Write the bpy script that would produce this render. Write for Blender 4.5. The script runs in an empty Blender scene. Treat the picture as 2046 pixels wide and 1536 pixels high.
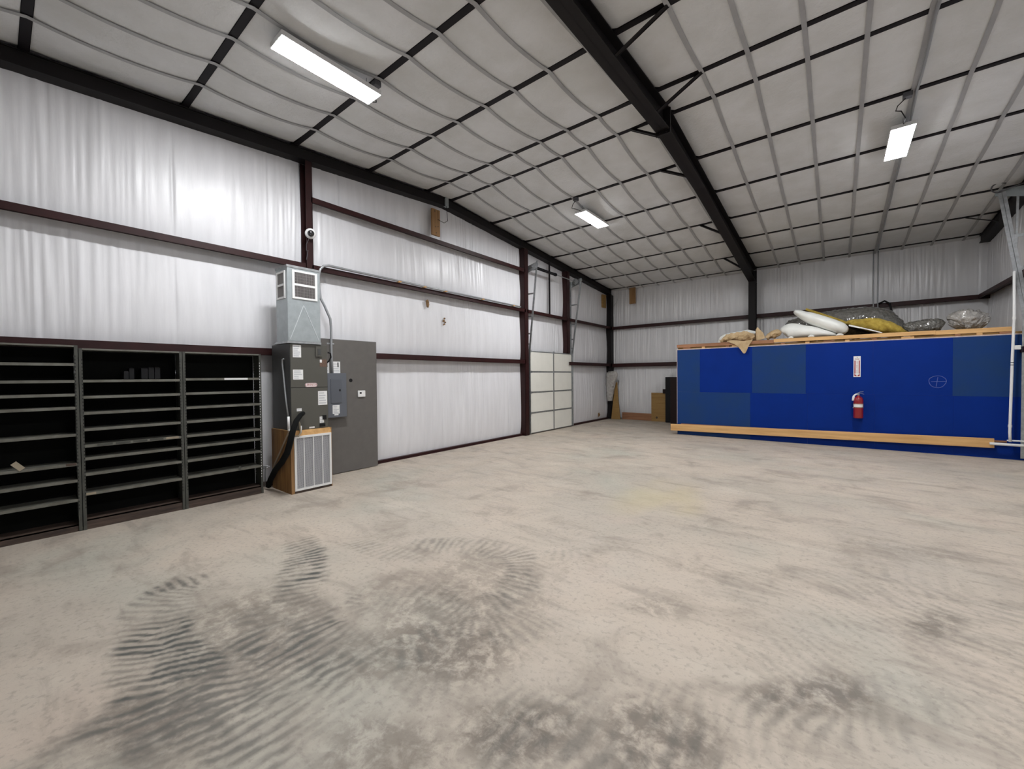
import bpy, bmesh, math, random
import numpy as np
from mathutils import Vector, Matrix, noise

random.seed(7)
SC = bpy.context.scene
COL = SC.collection

# ------------------------------------------------------------------ camera, world, exposure
F_PX, W_PX, H_PX = 818.5, 2046, 1536
CAM_H = 1.70
yaw, pitch, roll = math.radians(-38.4), math.radians(-1.07), math.radians(-0.54)
cd = bpy.data.cameras.new('camera')
cam = bpy.data.objects.new('camera', cd)
COL.objects.link(cam)
SC.camera = cam
cd.sensor_fit = 'HORIZONTAL'
cd.sensor_width = 36.0
cd.lens = F_PX / W_PX * 36.0
cd.clip_start, cd.clip_end = 0.05, 200
cy_, sy_, cp_, sp_ = math.cos(yaw), math.sin(yaw), math.cos(pitch), math.sin(pitch)
fw = Vector((sy_ * cp_, cy_ * cp_, sp_))
rt = Vector((cy_, -sy_, 0))
up = rt.cross(fw)
c_, s_ = math.cos(roll), math.sin(roll)
r2 = c_ * rt + s_ * up
u2 = -s_ * rt + c_ * up
cam.matrix_world = Matrix(((r2.x, u2.x, -fw.x, 0), (r2.y, u2.y, -fw.y, 0), (r2.z, u2.z, -fw.z, CAM_H), (0, 0, 0, 1)))

w = bpy.data.worlds.new('world')
SC.world = w
w.use_nodes = True
w.node_tree.nodes['Background'].inputs[0].default_value = (0.6, 0.7, 0.8, 1)
w.node_tree.nodes['Background'].inputs[1].default_value = 0.02

SC.view_settings.view_transform = 'Standard'
SC.view_settings.look = 'None'
SC.view_settings.gamma = 1
SC.view_settings.use_curve_mapping = False
SC.view_settings.exposure = 0.42
LAMP_STRENGTH = 118.0
LAMP_COLOR = (0.97, 0.98, 1.0, 1)

# ------------------------------------------------------------------ room numbers (metres)
XL, XR = -7.20, 2.96          # insulation planes of the two end walls
YB, YF = 15.45, -2.45         # insulation planes of the two side walls
GD = 0.20                     # girt depth
XG = XL + GD                  # inner face of girts, left wall
RY, RZ = 6.50, 5.80           # ridge


def zr(y):                    # underside of the purlins
    return RZ - (0.075 * (RY - y) if y < RY else 0.081 * (y - RY))


PURLINS = [-2.3, -1.15, 0.27, 1.69, 3.15, 4.53, 5.95, 6.65, 8.10, 9.53, 11.0, 12.42, 13.75, 15.16]
STRAPS = [-6.33, -5.77, -5.20, -4.62, -4.04, -3.50, -2.93, -2.37, -1.43, -0.89, -0.31, 0.27, 0.82, 1.38, 1.95, 2.52]

# ------------------------------------------------------------------ helpers
ORG = {}


class MB:
    def __init__(s):
        s.v, s.f = [], []

    def add(s, vs, fs):
        o = len(s.v)
        s.v += [tuple(p) for p in vs]
        s.f += [tuple(i + o for i in f) for f in fs]
        return s

    def box(s, a, b):
        (x0, y0, z0), (x1, y1, z1) = [min(p, q) for p, q in zip(a, b)], [max(p, q) for p, q in zip(a, b)]
        return s.add([(x0, y0, z0), (x1, y0, z0), (x1, y1, z0), (x0, y1, z0), (x0, y0, z1), (x1, y0, z1), (x1, y1, z1), (x0, y1, z1)],
                     [(0, 3, 2, 1), (4, 5, 6, 7), (0, 1, 5, 4), (1, 2, 6, 5), (2, 3, 7, 6), (3, 0, 4, 7)])

    def bar(s, a, b, wd, ht, upv=(0, 0, 1)):   # rectangular bar from a to b
        a, b = Vector(a), Vector(b)
        d = (b - a).normalized()
        u = Vector(upv)
        r = d.cross(u)
        if r.length < 1e-4:
            r = d.cross(Vector((1, 0, 0)))
        r.normalize()
        u = r.cross(d)
        vs = []
        for p in (a, b):
            for i, j in ((-1, -1), (1, -1), (1, 1), (-1, 1)):
                vs.append(p + r * (i * wd / 2) + u * (j * ht / 2))
        return s.add(vs, [(0, 1, 2, 3), (7, 6, 5, 4), (0, 4, 5, 1), (1, 5, 6, 2), (2, 6, 7, 3), (3, 7, 4, 0)])

    def tube(s, pts, r, n=8, cap=True):
        pts = [Vector(p) for p in pts]
        rs = r if isinstance(r, (list, tuple)) else [r] * len(pts)
        t0 = (pts[1] - pts[0]).normalized()
        ref = Vector((0, 0, 1)) if abs(t0.z) < .9 else Vector((1, 0, 0))
        vs = []
        for i, p in enumerate(pts):
            t = (pts[min(i + 1, len(pts) - 1)] - pts[max(i - 1, 0)]).normalized()
            e1 = ref - t * ref.dot(t)
            e1.normalize()
            ref = e1
            e2 = t.cross(e1)
            for k in range(n):
                a = 2 * math.pi * k / n
                vs.append(p + (e1 * math.cos(a) + e2 * math.sin(a)) * rs[i])
        fs = []
        for i in range(len(pts) - 1):
            for k in range(n):
                k2 = (k + 1) % n
                fs.append((i * n + k, i * n + k2, (i + 1) * n + k2, (i + 1) * n + k))
        if cap:
            fs.append(tuple(range(n))[::-1])
            fs.append(tuple((len(pts) - 1) * n + k for k in range(n)))
        return s.add(vs, fs)

    def lathe(s, c, prof, n=20):                # profile [(r,z)] around vertical axis at c
        vs, fs = [], []
        for r, z in prof:
            for k in range(n):
                a = 2 * math.pi * k / n
                vs.append((c[0] + r * math.cos(a), c[1] + r * math.sin(a), c[2] + z))
        for i in range(len(prof) - 1):
            for k in range(n):
                k2 = (k + 1) % n
                fs.append((i * n + k, i * n + k2, (i + 1) * n + k2, (i + 1) * n + k))
        fs.append(tuple(range(n))[::-1])
        fs.append(tuple((len(prof) - 1) * n + k for k in range(n)))
        return s.add(vs, fs)

    def disc(s, c, axis, r, t, n=20):           # short cylinder, axis unit vector, from c to c+axis*t
        c, ax = Vector(c), Vector(axis)
        return s.tube([c, c + ax * t], r, n)

    def prism(s, poly, a, b, axis):             # polygon in the two other axes, extruded along axis a..b
        n = len(poly)

        def put(p, q):
            l = list(p)
            l.insert(axis, q)
            return tuple(l)
        vs = [put(p, a) for p in poly] + [put(p, b) for p in poly]
        fs = [tuple(range(n))[::-1], tuple(range(n, 2 * n))] + [(i, (i + 1) % n, n + (i + 1) % n, n + i) for i in range(n)]
        return s.add(vs, fs)

    def grid(s, fn, nu, nv):
        vs = [fn(i / nu, j / nv) for j in range(nv + 1) for i in range(nu + 1)]
        fs = [(j * (nu + 1) + i, j * (nu + 1) + i + 1, (j + 1) * (nu + 1) + i + 1, (j + 1) * (nu + 1) + i) for j in range(nv) for i in range(nu)]
        return s.add(vs, fs)

    def build(s, name, m, parent=None, loc=None, smooth=False, bevel=0, kind=None, label=None, cat=None, group=None):
        L = Vector(ORG[parent.name]) if parent else Vector(loc or (0, 0, 0))
        me = bpy.data.meshes.new(name)
        me.from_pydata([(x - L.x, y - L.y, z - L.z) for x, y, z in s.v], [], s.f)
        bm = bmesh.new()
        bm.from_mesh(me)
        bmesh.ops.recalc_face_normals(bm, faces=bm.faces)
        bm.to_mesh(me)
        bm.free()
        if smooth:
            me.polygons.foreach_set('use_smooth', [True] * len(me.polygons))
        me.materials.append(m)
        o = bpy.data.objects.new(name, me)
        COL.objects.link(o)
        if parent:
            o.parent = parent
        else:
            o.location = L
        ORG[o.name] = tuple(L)
        if bevel:
            b = o.modifiers.new('bevel', 'BEVEL')
            b.width = bevel
            b.segments = 2
            b.limit_method = 'ANGLE'
        tag(o, label, cat, group, kind)
        return o


def tag(o, label=None, cat=None, group=None, kind=None):
    for k, v in (('label', label), ('category', cat), ('group', group), ('kind', kind)):
        if v:
            o[k] = v
    return o


def empty(name, loc, label, cat, group=None, kind=None):
    o = bpy.data.objects.new(name, None)
    o.empty_display_size = 0.1
    COL.objects.link(o)
    o.location = loc
    ORG[o.name] = tuple(loc)
    return tag(o, label, cat, group, kind)


def B(a, b):
    return MB().box(a, b)


def text_mesh(name, txt, size, m, parent, origin, ex, ey, align='CENTER', depth=0.001):
    """lettering as a mesh: origin centre, ex = reading direction, ey = up direction"""
    cu = bpy.data.curves.new(name, 'FONT')
    cu.body = txt
    cu.size = size
    cu.align_x = align
    cu.align_y = 'CENTER'
    cu.extrude = depth
    tmp = bpy.data.objects.new(name, cu)
    COL.objects.link(tmp)
    me = bpy.data.meshes.new_from_object(tmp.evaluated_get(bpy.context.evaluated_depsgraph_get()))
    bpy.data.objects.remove(tmp)
    bpy.data.curves.remove(cu)
    ex, ey, o3 = Vector(ex), Vector(ey), Vector(origin)
    ez = ex.cross(ey)
    L = Vector(ORG[parent.name])
    for v in me.vertices:
        c = v.co.copy()
        v.co = o3 + ex * c.x + ey * c.y + ez * c.z - L
    me.materials.clear()
    me.materials.append(m)
    o = bpy.data.objects.new(name, me)
    COL.objects.link(o)
    o.parent = parent
    ORG[o.name] = tuple(L)
    return o


# ------------------------------------------------------------------ materials
def mat(name, color, rough=0.6, metal=0.0, var=0.0, scale=4.0, bump=0.0, bscale=40.0, spec=0.5, color2=None, stretch=None, coat=0.0, bdist=0.01):
    m = bpy.data.materials.new(name)
    m.use_nodes = True
    nt = m.node_tree
    b = nt.nodes['Principled BSDF']
    b.inputs['Roughness'].default_value = rough
    b.inputs['Metallic'].default_value = metal
    b.inputs['Specular IOR Level'].default_value = spec
    if coat:
        b.inputs['Coat Weight'].default_value = coat
        b.inputs['Coat Roughness'].default_value = 0.08
    c1 = tuple(color) + (1,)
    b.inputs['Base Color'].default_value = c1
    tc = nt.nodes.new('ShaderNodeTexCoord')
    mp = nt.nodes.new('ShaderNodeMapping')
    nt.links.new(tc.outputs['Object'], mp.inputs[0])
    if stretch:
        mp.inputs['Scale'].default_value = stretch
    if var or color2:
        c2 = tuple(color2) + (1,) if color2 else tuple(min(1, c * (1 - var)) for c in color) + (1,)
        n = nt.nodes.new('ShaderNodeTexNoise')
        n.inputs['Scale'].default_value = scale
        n.inputs['Detail'].default_value = 6
        n.inputs['Roughness'].default_value = 0.6
        nt.links.new(mp.outputs[0], n.inputs['Vector'])
        rmp = nt.nodes.new('ShaderNodeMapRange')
        rmp.inputs[1].default_value = 0.35
        rmp.inputs[2].default_value = 0.68
        nt.links.new(n.outputs[0], rmp.inputs[0])
        mx = nt.nodes.new('ShaderNodeMix')
        mx.data_type = 'RGBA'
        mx.inputs[6].default_value = c1
        mx.inputs[7].default_value = c2
        nt.links.new(rmp.outputs[0], mx.inputs[0])
        nt.links.new(mx.outputs[2], b.inputs['Base Color'])
    if bump:
        n2 = nt.nodes.new('ShaderNodeTexNoise')
        n2.inputs['Scale'].default_value = bscale
        n2.inputs['Detail'].default_value = 4
        nt.links.new(mp.outputs[0], n2.inputs['Vector'])
        bp = nt.nodes.new('ShaderNodeBump')
        bp.inputs['Strength'].default_value = bump
        bp.inputs['Distance'].default_value = bdist
        nt.links.new(n2.outputs[0], bp.inputs['Height'])
        nt.links.new(bp.outputs[0], b.inputs['Normal'])
    return m


def emis(name, color, strength):
    m = bpy.data.materials.new(name)
    m.use_nodes = True
    b = m.node_tree.nodes['Principled BSDF']
    b.inputs['Base Color'].default_value = (0.9, 0.9, 0.9, 1)
    b.inputs['Emission Color'].default_value = color
    b.inputs['Emission Strength'].default_value = strength
    return m


def wood(name, c1, c2, axis=0, scale=3.0, rough=0.7):
    st = [9.0, 9.0, 9.0]
    st[axis] = 0.8
    return mat(name, c1, rough, color2=c2, scale=scale, stretch=st, bump=0.12, bscale=14)


M = {}
M['vinyl'] = mat('white_vinyl', (0.78, 0.78, 0.80), 0.36, var=0.10, scale=1.3, bump=0.10, bscale=9, stretch=(1, 5, 0.6), spec=0.55)
M['vinyl_back'] = mat('white_vinyl_side', (0.74, 0.74, 0.75), 0.30, var=0.12, scale=1.3, bump=0.10, bscale=9, stretch=(5, 1, 0.6), spec=0.55)
M['vinyl_roof'] = mat('grey_white_vinyl', (0.735, 0.745, 0.75), 0.5, var=0.16, scale=1.6, bump=0.6, bscale=26, color2=(0.63, 0.635, 0.62))
M['strap'] = mat('grey_steel_strap', (0.40, 0.40, 0.405), 0.45, var=0.15)
M['girt'] = mat('red_oxide_steel', (0.030, 0.0058, 0.0058), 0.5, var=0.35, scale=6, spec=0.3)
M['steel_dark'] = mat('dark_brown_steel', (0.0085, 0.0065, 0.0068), 0.55, var=0.3, scale=5, spec=0.25)
M['steel_red'] = mat('dark_red_column_steel', (0.026, 0.0058, 0.0058), 0.5, var=0.35, scale=5, spec=0.3)
M['purlin'] = mat('black_purlin_steel', (0.009, 0.007, 0.009), 0.6, var=0.3, scale=5, spec=0.25)
M['galv'] = mat('galvanised_steel', (0.48, 0.50, 0.51), 0.38, 0.75, var=0.3, scale=14)
M['galv_sheet'] = mat('galvanised_sheet', (0.40, 0.44, 0.45), 0.42, 0.45, var=0.16, scale=9)
M['conduit'] = mat('conduit_grey', (0.34, 0.35, 0.36), 0.45, 0.5)
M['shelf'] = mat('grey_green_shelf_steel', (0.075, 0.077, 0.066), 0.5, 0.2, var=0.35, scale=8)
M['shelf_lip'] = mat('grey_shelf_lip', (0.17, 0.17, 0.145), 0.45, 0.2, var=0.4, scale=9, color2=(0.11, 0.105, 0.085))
M['shelf_back'] = mat('shaded_shelf_back', (0.0045, 0.0048, 0.0042), 0.85, var=0.3, scale=4, spec=0.1)  # dark grey panel taken near black, shade between the shelves painted in
M['kick'] = wood('stained_kick_board', (0.085, 0.055, 0.040), (0.028, 0.018, 0.014), 1)
M['ac'] = mat('charcoal_cabinet', (0.088, 0.085, 0.072), 0.45, 0.1, var=0.06)
M['ac_dark'] = mat('charcoal_cabinet_side', (0.060, 0.061, 0.060), 0.5, 0.1, var=0.06)
M['board'] = mat('grey_painted_board', (0.128, 0.119, 0.110), 0.75, var=0.10, scale=7)
M['panelgrey'] = mat('breaker_grey', (0.115, 0.125, 0.145), 0.5, 0.1)
M['panelgrey2'] = mat('breaker_door_grey', (0.098, 0.107, 0.125), 0.45, 0.1)
M['paper'] = mat('white_label', (0.80, 0.80, 0.79), 0.6, var=0.06, scale=60)
M['print'] = mat('grey_print', (0.52, 0.53, 0.55), 0.7)
M['black'] = mat('black_plastic', (0.006, 0.006, 0.007), 0.55, spec=0.25)
M['hose'] = mat('black_foam_insulation', (0.006, 0.0065, 0.0065), 0.9, spec=0.15)
M['white_pl'] = mat('white_plastic', (0.78, 0.78, 0.77), 0.4)
M['glass_dark'] = mat('dark_lens', (0.006, 0.006, 0.008), 0.12, coat=1.0)
M['white_metal'] = mat('white_enamel', (0.75, 0.75, 0.74), 0.4)
M['tan'] = mat('tan_pipe', (0.33, 0.28, 0.20), 0.6, var=0.2)
M['copper'] = mat('copper_pipe', (0.55, 0.28, 0.14), 0.4, 0.7)
M['ply_box'] = wood('stained_plywood', (0.30, 0.155, 0.048), (0.17, 0.078, 0.022), 2, 2.0)
M['pine'] = wood('pine_board', (0.72, 0.44, 0.185), (0.56, 0.31, 0.115), 0, 1.6)
M['pine_dark'] = wood('old_pine', (0.36, 0.17, 0.085), (0.22, 0.10, 0.045), 0, 1.8)
M['pine_v'] = wood('pine_vertical', (0.33, 0.185, 0.075), (0.22, 0.115, 0.042), 2, 2.0)
M['ply_old'] = wood('ochre_plywood', (0.34, 0.205, 0.065), (0.26, 0.145, 0.040), 0, 2.0)
M['edge'] = mat('pale_plywood_edge', (0.62, 0.50, 0.46), 0.7, var=0.25, scale=20)
M['blue'] = mat('deep_blue_paint', (0.0006, 0.0240, 0.215), 0.5, var=0.10, scale=2, spec=0.12)
M['blue_dusty'] = mat('dusty_blue_paint', (0.0105, 0.0430, 0.175), 0.65, color2=(0.014, 0.046, 0.145), scale=2, spec=0.12)
M['chalk'] = mat('chalk', (0.12, 0.16, 0.42), 0.9)
M['brown_panel'] = mat('dark_brown_panel', (0.014, 0.0055, 0.005), 0.55, var=0.2, spec=0.2)
M['red'] = mat('red_enamel', (0.25, 0.004, 0.010), 0.28, coat=0.5)
M['sign_red'] = mat('sign_red', (0.33, 0.015, 0.02), 0.5)
M['cream'] = mat('cream_door', (0.79, 0.78, 0.71), 0.5, var=0.05, scale=3)
M['alu'] = mat('door_rail_grey', (0.22, 0.23, 0.22), 0.5, 0.3)
M['kraft'] = mat('kraft_paper', (0.58, 0.43, 0.25), 0.75, color2=(0.40, 0.27, 0.13), scale=5, bump=0.5, bscale=14)
M['fiber'] = mat('yellow_fiberglass', (0.50, 0.37, 0.07), 0.95, color2=(0.26, 0.17, 0.02), scale=9, bump=1.0, bscale=40)
M['bag_white'] = mat('white_bag', (0.82, 0.83, 0.79), 0.45, var=0.08, scale=5, bump=0.5, bscale=6)
M['foil'] = mat('crinkled_grey_plastic', (0.15, 0.145, 0.13), 0.22, 0.1, var=0.3, scale=10, bump=1.0, bscale=16, coat=1.0, bdist=0.06)
M['clear'] = mat('crinkled_clear_plastic', (0.45, 0.43, 0.40), 0.22, 0.0, var=0.3, scale=8, bump=1.0, bscale=11, coat=1.0, bdist=0.06)
M['jbox'] = mat('junction_box', (0.10, 0.10, 0.11), 0.5, 0.4)
M['lamp_body'] = mat('lamp_housing', (0.7, 0.7, 0.7), 0.4)
M['lamp_lens'] = emis('lamp_lens', LAMP_COLOR, LAMP_STRENGTH)
M['crease'] = mat('bright_crease', (0.62, 0.66, 0.67), 0.4, 0.2)
M['louvre'] = mat('grey_louvre', (0.46, 0.46, 0.475), 0.5)
M['blade'] = mat('dull_grille_blade', (0.22, 0.205, 0.20), 0.5)
M['warn'] = mat('brown_warning_print', (0.17, 0.10, 0.07), 0.7, var=0.4, scale=60)
M['torn'] = mat('torn_insulation', (0.33, 0.19, 0.08), 0.9, color2=(0.10, 0.06, 0.03), scale=20)


def grille_mat():
    m = mat('grille_mesh', (0.42, 0.42, 0.44), 0.6)
    nt = m.node_tree
    b = nt.nodes['Principled BSDF']
    tc = nt.nodes.new('ShaderNodeTexCoord')
    mp = nt.nodes.new('ShaderNodeMapping')
    mp.inputs['Rotation'].default_value = (math.radians(35), 0, 0)
    wv = nt.nodes.new('ShaderNodeTexWave')
    wv.inputs['Scale'].default_value = 22
    wv.bands_direction = 'Z'
    rp = nt.nodes.new('ShaderNodeValToRGB')
    rp.color_ramp.elements[0].color = (0.16, 0.16, 0.18, 1)
    rp.color_ramp.elements[1].color = (0.52, 0.52, 0.54, 1)
    nt.links.new(tc.outputs['Object'], mp.inputs[0])
    nt.links.new(mp.outputs[0], wv.inputs[0])
    nt.links.new(wv.outputs[0], rp.inputs[0])
    nt.links.new(rp.outputs[0], b.inputs['Base Color'])
    return m


M['grille'] = grille_mat()


def floor_mat():
    m = bpy.data.materials.new('stained_concrete')
    m.use_nodes = True
    nt = m.node_tree
    b = nt.nodes['Principled BSDF']
    N, Lk = nt.nodes.new, nt.links.new
    tc = N('ShaderNodeTexCoord')

    def ns(scale, detail=5, rough=0.55, dist=0.0, st=(1, 1, 1), rot=0.0):
        mp = N('ShaderNodeMapping')
        mp.inputs['Scale'].default_value = st
        mp.inputs['Rotation'].default_value = (0, 0, rot)
        Lk(tc.outputs['Object'], mp.inputs[0])
        n = N('ShaderNodeTexNoise')
        n.inputs['Scale'].default_value = scale
        n.inputs['Detail'].default_value = detail
        n.inputs['Roughness'].default_value = rough
        n.inputs['Distortion'].default_value = dist
        Lk(mp.outputs[0], n.inputs['Vector'])
        return n.outputs[0]

    def mr(v, a, bb, c=0.0, d=1.0):
        r = N('ShaderNodeMapRange')
        r.interpolation_type = 'SMOOTHSTEP'
        for i, q in enumerate((a, bb, c, d)):
            r.inputs[i + 1].default_value = q
        Lk(v, r.inputs[0])
        return r.outputs[0]

    def mul(a, bb):
        q = N('ShaderNodeMath')
        q.operation = 'MULTIPLY'
        for i, x in enumerate((a, bb)):
            if isinstance(x, (int, float)):
                q.inputs[i].default_value = x
            else:
                Lk(x, q.inputs[i])
        return q.outputs[0]

    def mix(f, a, col):
        x = N('ShaderNodeMix')
        x.data_type = 'RGBA'
        Lk(f, x.inputs[0])
        if isinstance(a, tuple):
            x.inputs[6].default_value = a + (1,)
        else:
            Lk(a, x.inputs[6])
        x.inputs[7].default_value = col + (1,)
        return x.outputs[2]

    c = mix(mr(ns(0.55, 4), 0.38, 0.64), (0.522, 0.448, 0.370), (0.458, 0.406, 0.340))
    c = mix(mul(mr(ns(0.42, 3, 0.5, 0.3), 0.52, 0.70), 0.55), c, (0.40, 0.405, 0.345))       # greenish grey clouds
    c = mix(mul(mr(ns(0.8, 3), 0.56, 0.72), 0.5), c, (0.50, 0.41, 0.34))                     # pinkish clouds
    c = mix(mul(mr(ns(1.6, 6, 0.65, 0.6), 0.50, 0.70), 0.58), c, (0.27, 0.228, 0.190))       # grey brown smudges
    c = mix(mul(mr(ns(2.2, 5, 0.6, 0.4, (0.35, 1.6, 1), 0.5), 0.53, 0.70), 0.48), c, (0.27, 0.228, 0.190))
    c = mix(mul(mr(ns(4.5, 5, 0.65, 0.5, (0.4, 1.5, 1), 0.75), 0.52, 0.70), 0.42), c, (0.28, 0.24, 0.20))
    c = mix(mul(mr(ns(1.1, 5, 0.6, 0.5, (0.6, 1.3, 1), 0.4), 0.55, 0.72), 0.45), c, (0.60, 0.54, 0.455))   # drag streaks
    c = mix(mul(mr(ns(26, 3, 0.6), 0.50, 0.72), 0.42), c, (0.23, 0.20, 0.17))               # fine mottling
    c = mix(mul(mr(ns(90, 2), 0.60, 0.75), 0.3), c, (0.20, 0.18, 0.155))
    at = N('ShaderNodeAttribute')
    at.attribute_name = 'grime'
    c = mix(mul(mul(at.outputs['Fac'], mr(ns(9, 6, 0.7, 0.3), 0.34, 0.60)), 0.9), c, (0.165, 0.138, 0.112))
    at2 = N('ShaderNodeAttribute')
    at2.attribute_name = 'tyre_mark'
    c = mix(mul(mul(at2.outputs['Fac'], mr(ns(5, 5, 0.6), 0.22, 0.50)), 1.0), c, (0.085, 0.086, 0.078))
    at3 = N('ShaderNodeAttribute')
    at3.attribute_name = 'tint'
    c = mix(mul(at3.outputs['Fac'], 0.40), c, (0.56, 0.47, 0.26))
    Lk(c, b.inputs['Base Color'])
    b.inputs['Specular IOR Level'].default_value = 0.35
    rr = mr(ns(3, 4), 0.3, 0.7, 0.45, 0.7)
    Lk(rr, b.inputs['Roughness'])
    bp = N('ShaderNodeBump')
    bp.inputs['Strength'].default_value = 0.15
    bp.inputs['Distance'].default_value = 0.004
    Lk(ns(60, 4), bp.inputs['Height'])
    Lk(bp.outputs[0], b.inputs['Normal'])
    return m


# ------------------------------------------------------------------ floor
def vnoise(x, y, f, seed=0):
    xx, yy = x * f + seed * 17.3, y * f + seed * 9.1
    xi, yi = np.floor(xx), np.floor(yy)
    fx, fy = xx - xi, yy - yi
    fx, fy = fx * fx * (3 - 2 * fx), fy * fy * (3 - 2 * fy)

    def h(a, b):
        v = np.sin(a * 127.1 + b * 311.7 + seed * 74.7) * 43758.5453
        return v - np.floor(v)
    return (h(xi, yi) * (1 - fx) + h(xi + 1, yi) * fx) * (1 - fy) + (h(xi, yi + 1) * (1 - fx) + h(xi + 1, yi + 1) * fx) * fy


def sstep(a, b, x):
    t = np.clip((x - a) / (b - a), 0, 1)
    return t * t * (3 - 2 * t)


def spline(pts, n=14):
    P = [np.array(p, float) for p in pts]
    P = [2 * P[0] - P[1]] + P + [2 * P[-1] - P[-2]]
    out = []
    for i in range(1, len(P) - 2):
        for k in range(n):
            t = k / n
            a, b, c, d = P[i - 1], P[i], P[i + 1], P[i + 2]
            out.append(0.5 * (2 * b + (c - a) * t + (2 * a - 5 * b + 4 * c - d) * t * t + (3 * b - a - 3 * c + d) * t ** 3))
    out.append(P[-2])
    return np.array(out)


def make_floor():
    def axis(lo, hi, d0, d1, fine, coarse):
        a = list(np.arange(lo, d0, coarse)) + list(np.arange(d0, d1, fine)) + list(np.arange(d1, hi, coarse)) + [hi]
        return np.array(a)
    xs = axis(XL - 0.1, XR + 0.1, -4.9, 1.3, 0.019, 0.4)
    ys = axis(YF - 0.1, YB + 0.1, 0.0, 4.6, 0.019, 0.4)
    X, Y = np.meshgrid(xs, ys)
    nx, ny = len(xs), len(ys)
    wx = X + 0.10 * (vnoise(X, Y, 3.0, 1) - 0.5) + 0.03 * (vnoise(X, Y, 11.0, 2) - 0.5)
    wy = Y + 0.10 * (vnoise(X, Y, 3.0, 3) - 0.5) + 0.03 * (vnoise(X, Y, 11.0, 4) - 0.5)
    T = np.zeros_like(X)
    G = np.zeros_like(X)

    def tread(pts, hw0, hw1, period, skew, k0, k1, seed, duty=0.05):
        nonlocal T
        S = spline(pts)
        seg = np.r_[0, np.cumsum(np.linalg.norm(np.diff(S, axis=0), axis=1))]
        tg = np.gradient(S, axis=0)
        tg /= np.linalg.norm(tg, axis=1)[:, None]
        best = np.full(X.shape, 1e9)
        sa = np.zeros_like(X)
        va = np.zeros_like(X)
        for i in range(len(S)):
            dx, dy = wx - S[i, 0], wy - S[i, 1]
            d = dx * dx + dy * dy
            mk = d < best
            best[mk] = d[mk]
            al = dx * tg[i, 0] + dy * tg[i, 1]
            sa[mk] = (seg[i] + al)[mk]
            va[mk] = (-dx * tg[i, 1] + dy * tg[i, 0])[mk]
        u = np.clip(sa / seg[-1], 0, 1)
        hw = hw0 + (hw1 - hw0) * u
        edge = sstep(1.15, 0.62, np.abs(va) / hw + 0.5 * (vnoise(X, Y, 9, seed + 5) - 0.5)) * sstep(-0.12, 0.06, sa) * sstep(seg[-1] + 0.15, seg[-1] - 0.15, sa)
        ph = (sa - skew * va) / period * 2 * math.pi + 2.4 * (vnoise(X, Y, 4.5, seed + 7) - 0.5) + 4.5 * (vnoise(X, Y, 1.2, seed + 8) - 0.5)
        bars = sstep(-0.35, 0.75, np.sin(ph) + duty + 0.9 * (vnoise(X, Y, 14, seed + 9) - 0.5))
        inten = (k0 + (k1 - k0) * u) * (0.30 + 0.95 * vnoise(X, Y, 2.2, seed + 11)) * (0.55 + 0.45 * sstep(0.25, 0.6, vnoise(X, Y, 7.5, seed + 13)))
        T = np.maximum(T, edge * inten * (0.22 + 0.78 * bars))

    tread([(-4.35, 1.02), (-4.17, 0.80), (-3.87, 0.67), (-3.5, 0.63), (-3.15, 0.61), (-2.8, 0.60), (-2.35, 0.62)], 0.17, 0.36, 0.078, 0.55, 1.1, 0.95, 1)
    tread([(-4.45, 1.95), (-3.98, 1.84), (-3.62, 1.64), (-3.27, 1.42), (-2.95, 1.30), (-2.66, 1.27), (-2.33, 1.36), (-2.10, 1.56), (-1.98, 1.85)], 0.17, 0.22, 0.075, 0.0, 0.95, 0.95, 2)
    tread([(-3.0, 0.78), (-2.7, 0.98), (-2.35, 1.15), (-1.95, 1.32), (-1.65, 1.6)], 0.34, 0.22, 0.085, 0.35, 1.0, 0.45, 3)
    tread([(-2.95, 0.38), (-2.6, 0.52), (-2.2, 0.72), (-1.9, 0.95)], 0.30, 0.26, 0.09, 0.7, 0.9, 0.55, 4)
    tread([(-3.3, 2.62), (-2.95, 2.92), (-2.5, 3.08), (-2.15, 2.85), (-1.98, 2.45), (-2.1, 2.1), (-2.5, 1.95), (-2.75, 1.8)], 0.20, 0.18, 0.075, 0.2, 0.50, 0.65, 5)
    tread([(-3.9, 2.25), (-3.4, 2.35), (-3.0, 2.55)], 0.16, 0.16, 0.075, 0.3, 0.5, 0.4, 6)
    tread([(-2.4, 2.05), (-2.0, 2.0), (-1.7, 2.2), (-1.55, 2.6)], 0.22, 0.18, 0.07, -0.3, 0.55, 0.35, 14)
    tread([(-2.9, 0.15), (-2.5, 0.30), (-2.1, 0.55)], 0.22, 0.22, 0.10, 0.9, 0.7, 0.5, 15)
    tread([(-3.7, 1.0), (-3.3, 1.1), (-3.0, 1.1)], 0.16, 0.16, 0.08, 0.3, 0.35, 0.5, 16)
    tread([(-1.3, 1.45), (-0.9, 1.75), (-0.4, 2.2), (0.1, 2.65), (0.5, 3.2)], 0.30, 0.25, 0.11, 0.9, 0.55, 0.35, 17, 0.2)
    tread([(-0.7, 3.6), (-0.3, 4.0), (0.3, 4.4)], 0.25, 0.22, 0.10, -0.8, 0.3, 0.35, 18)
    tread([(-2.98, 1.72), (-2.86, 1.60), (-2.72, 1.58)], 0.09, 0.07, 0.07, 0.2, 0.9, 0.8, 7, 0.5)
    tread([(-2.2, 3.2), (-1.9, 3.5), (-1.7, 3.9)], 0.12, 0.10, 0.09, 0.2, 0.3, 0.2, 8)
    for k in range(6):            # faint ripple rows on the right
        y0 = 2.7 + 0.36 * k
        tread([(-0.5 + 0.12 * k, y0), (0.15 + 0.14 * k, y0 + 0.12), (0.95 + 0.05 * k, y0 + 0.42)], 0.20, 0.2, 0.11, -0.9, 0.30, 0.42, 20 + k, -0.1)

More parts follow.
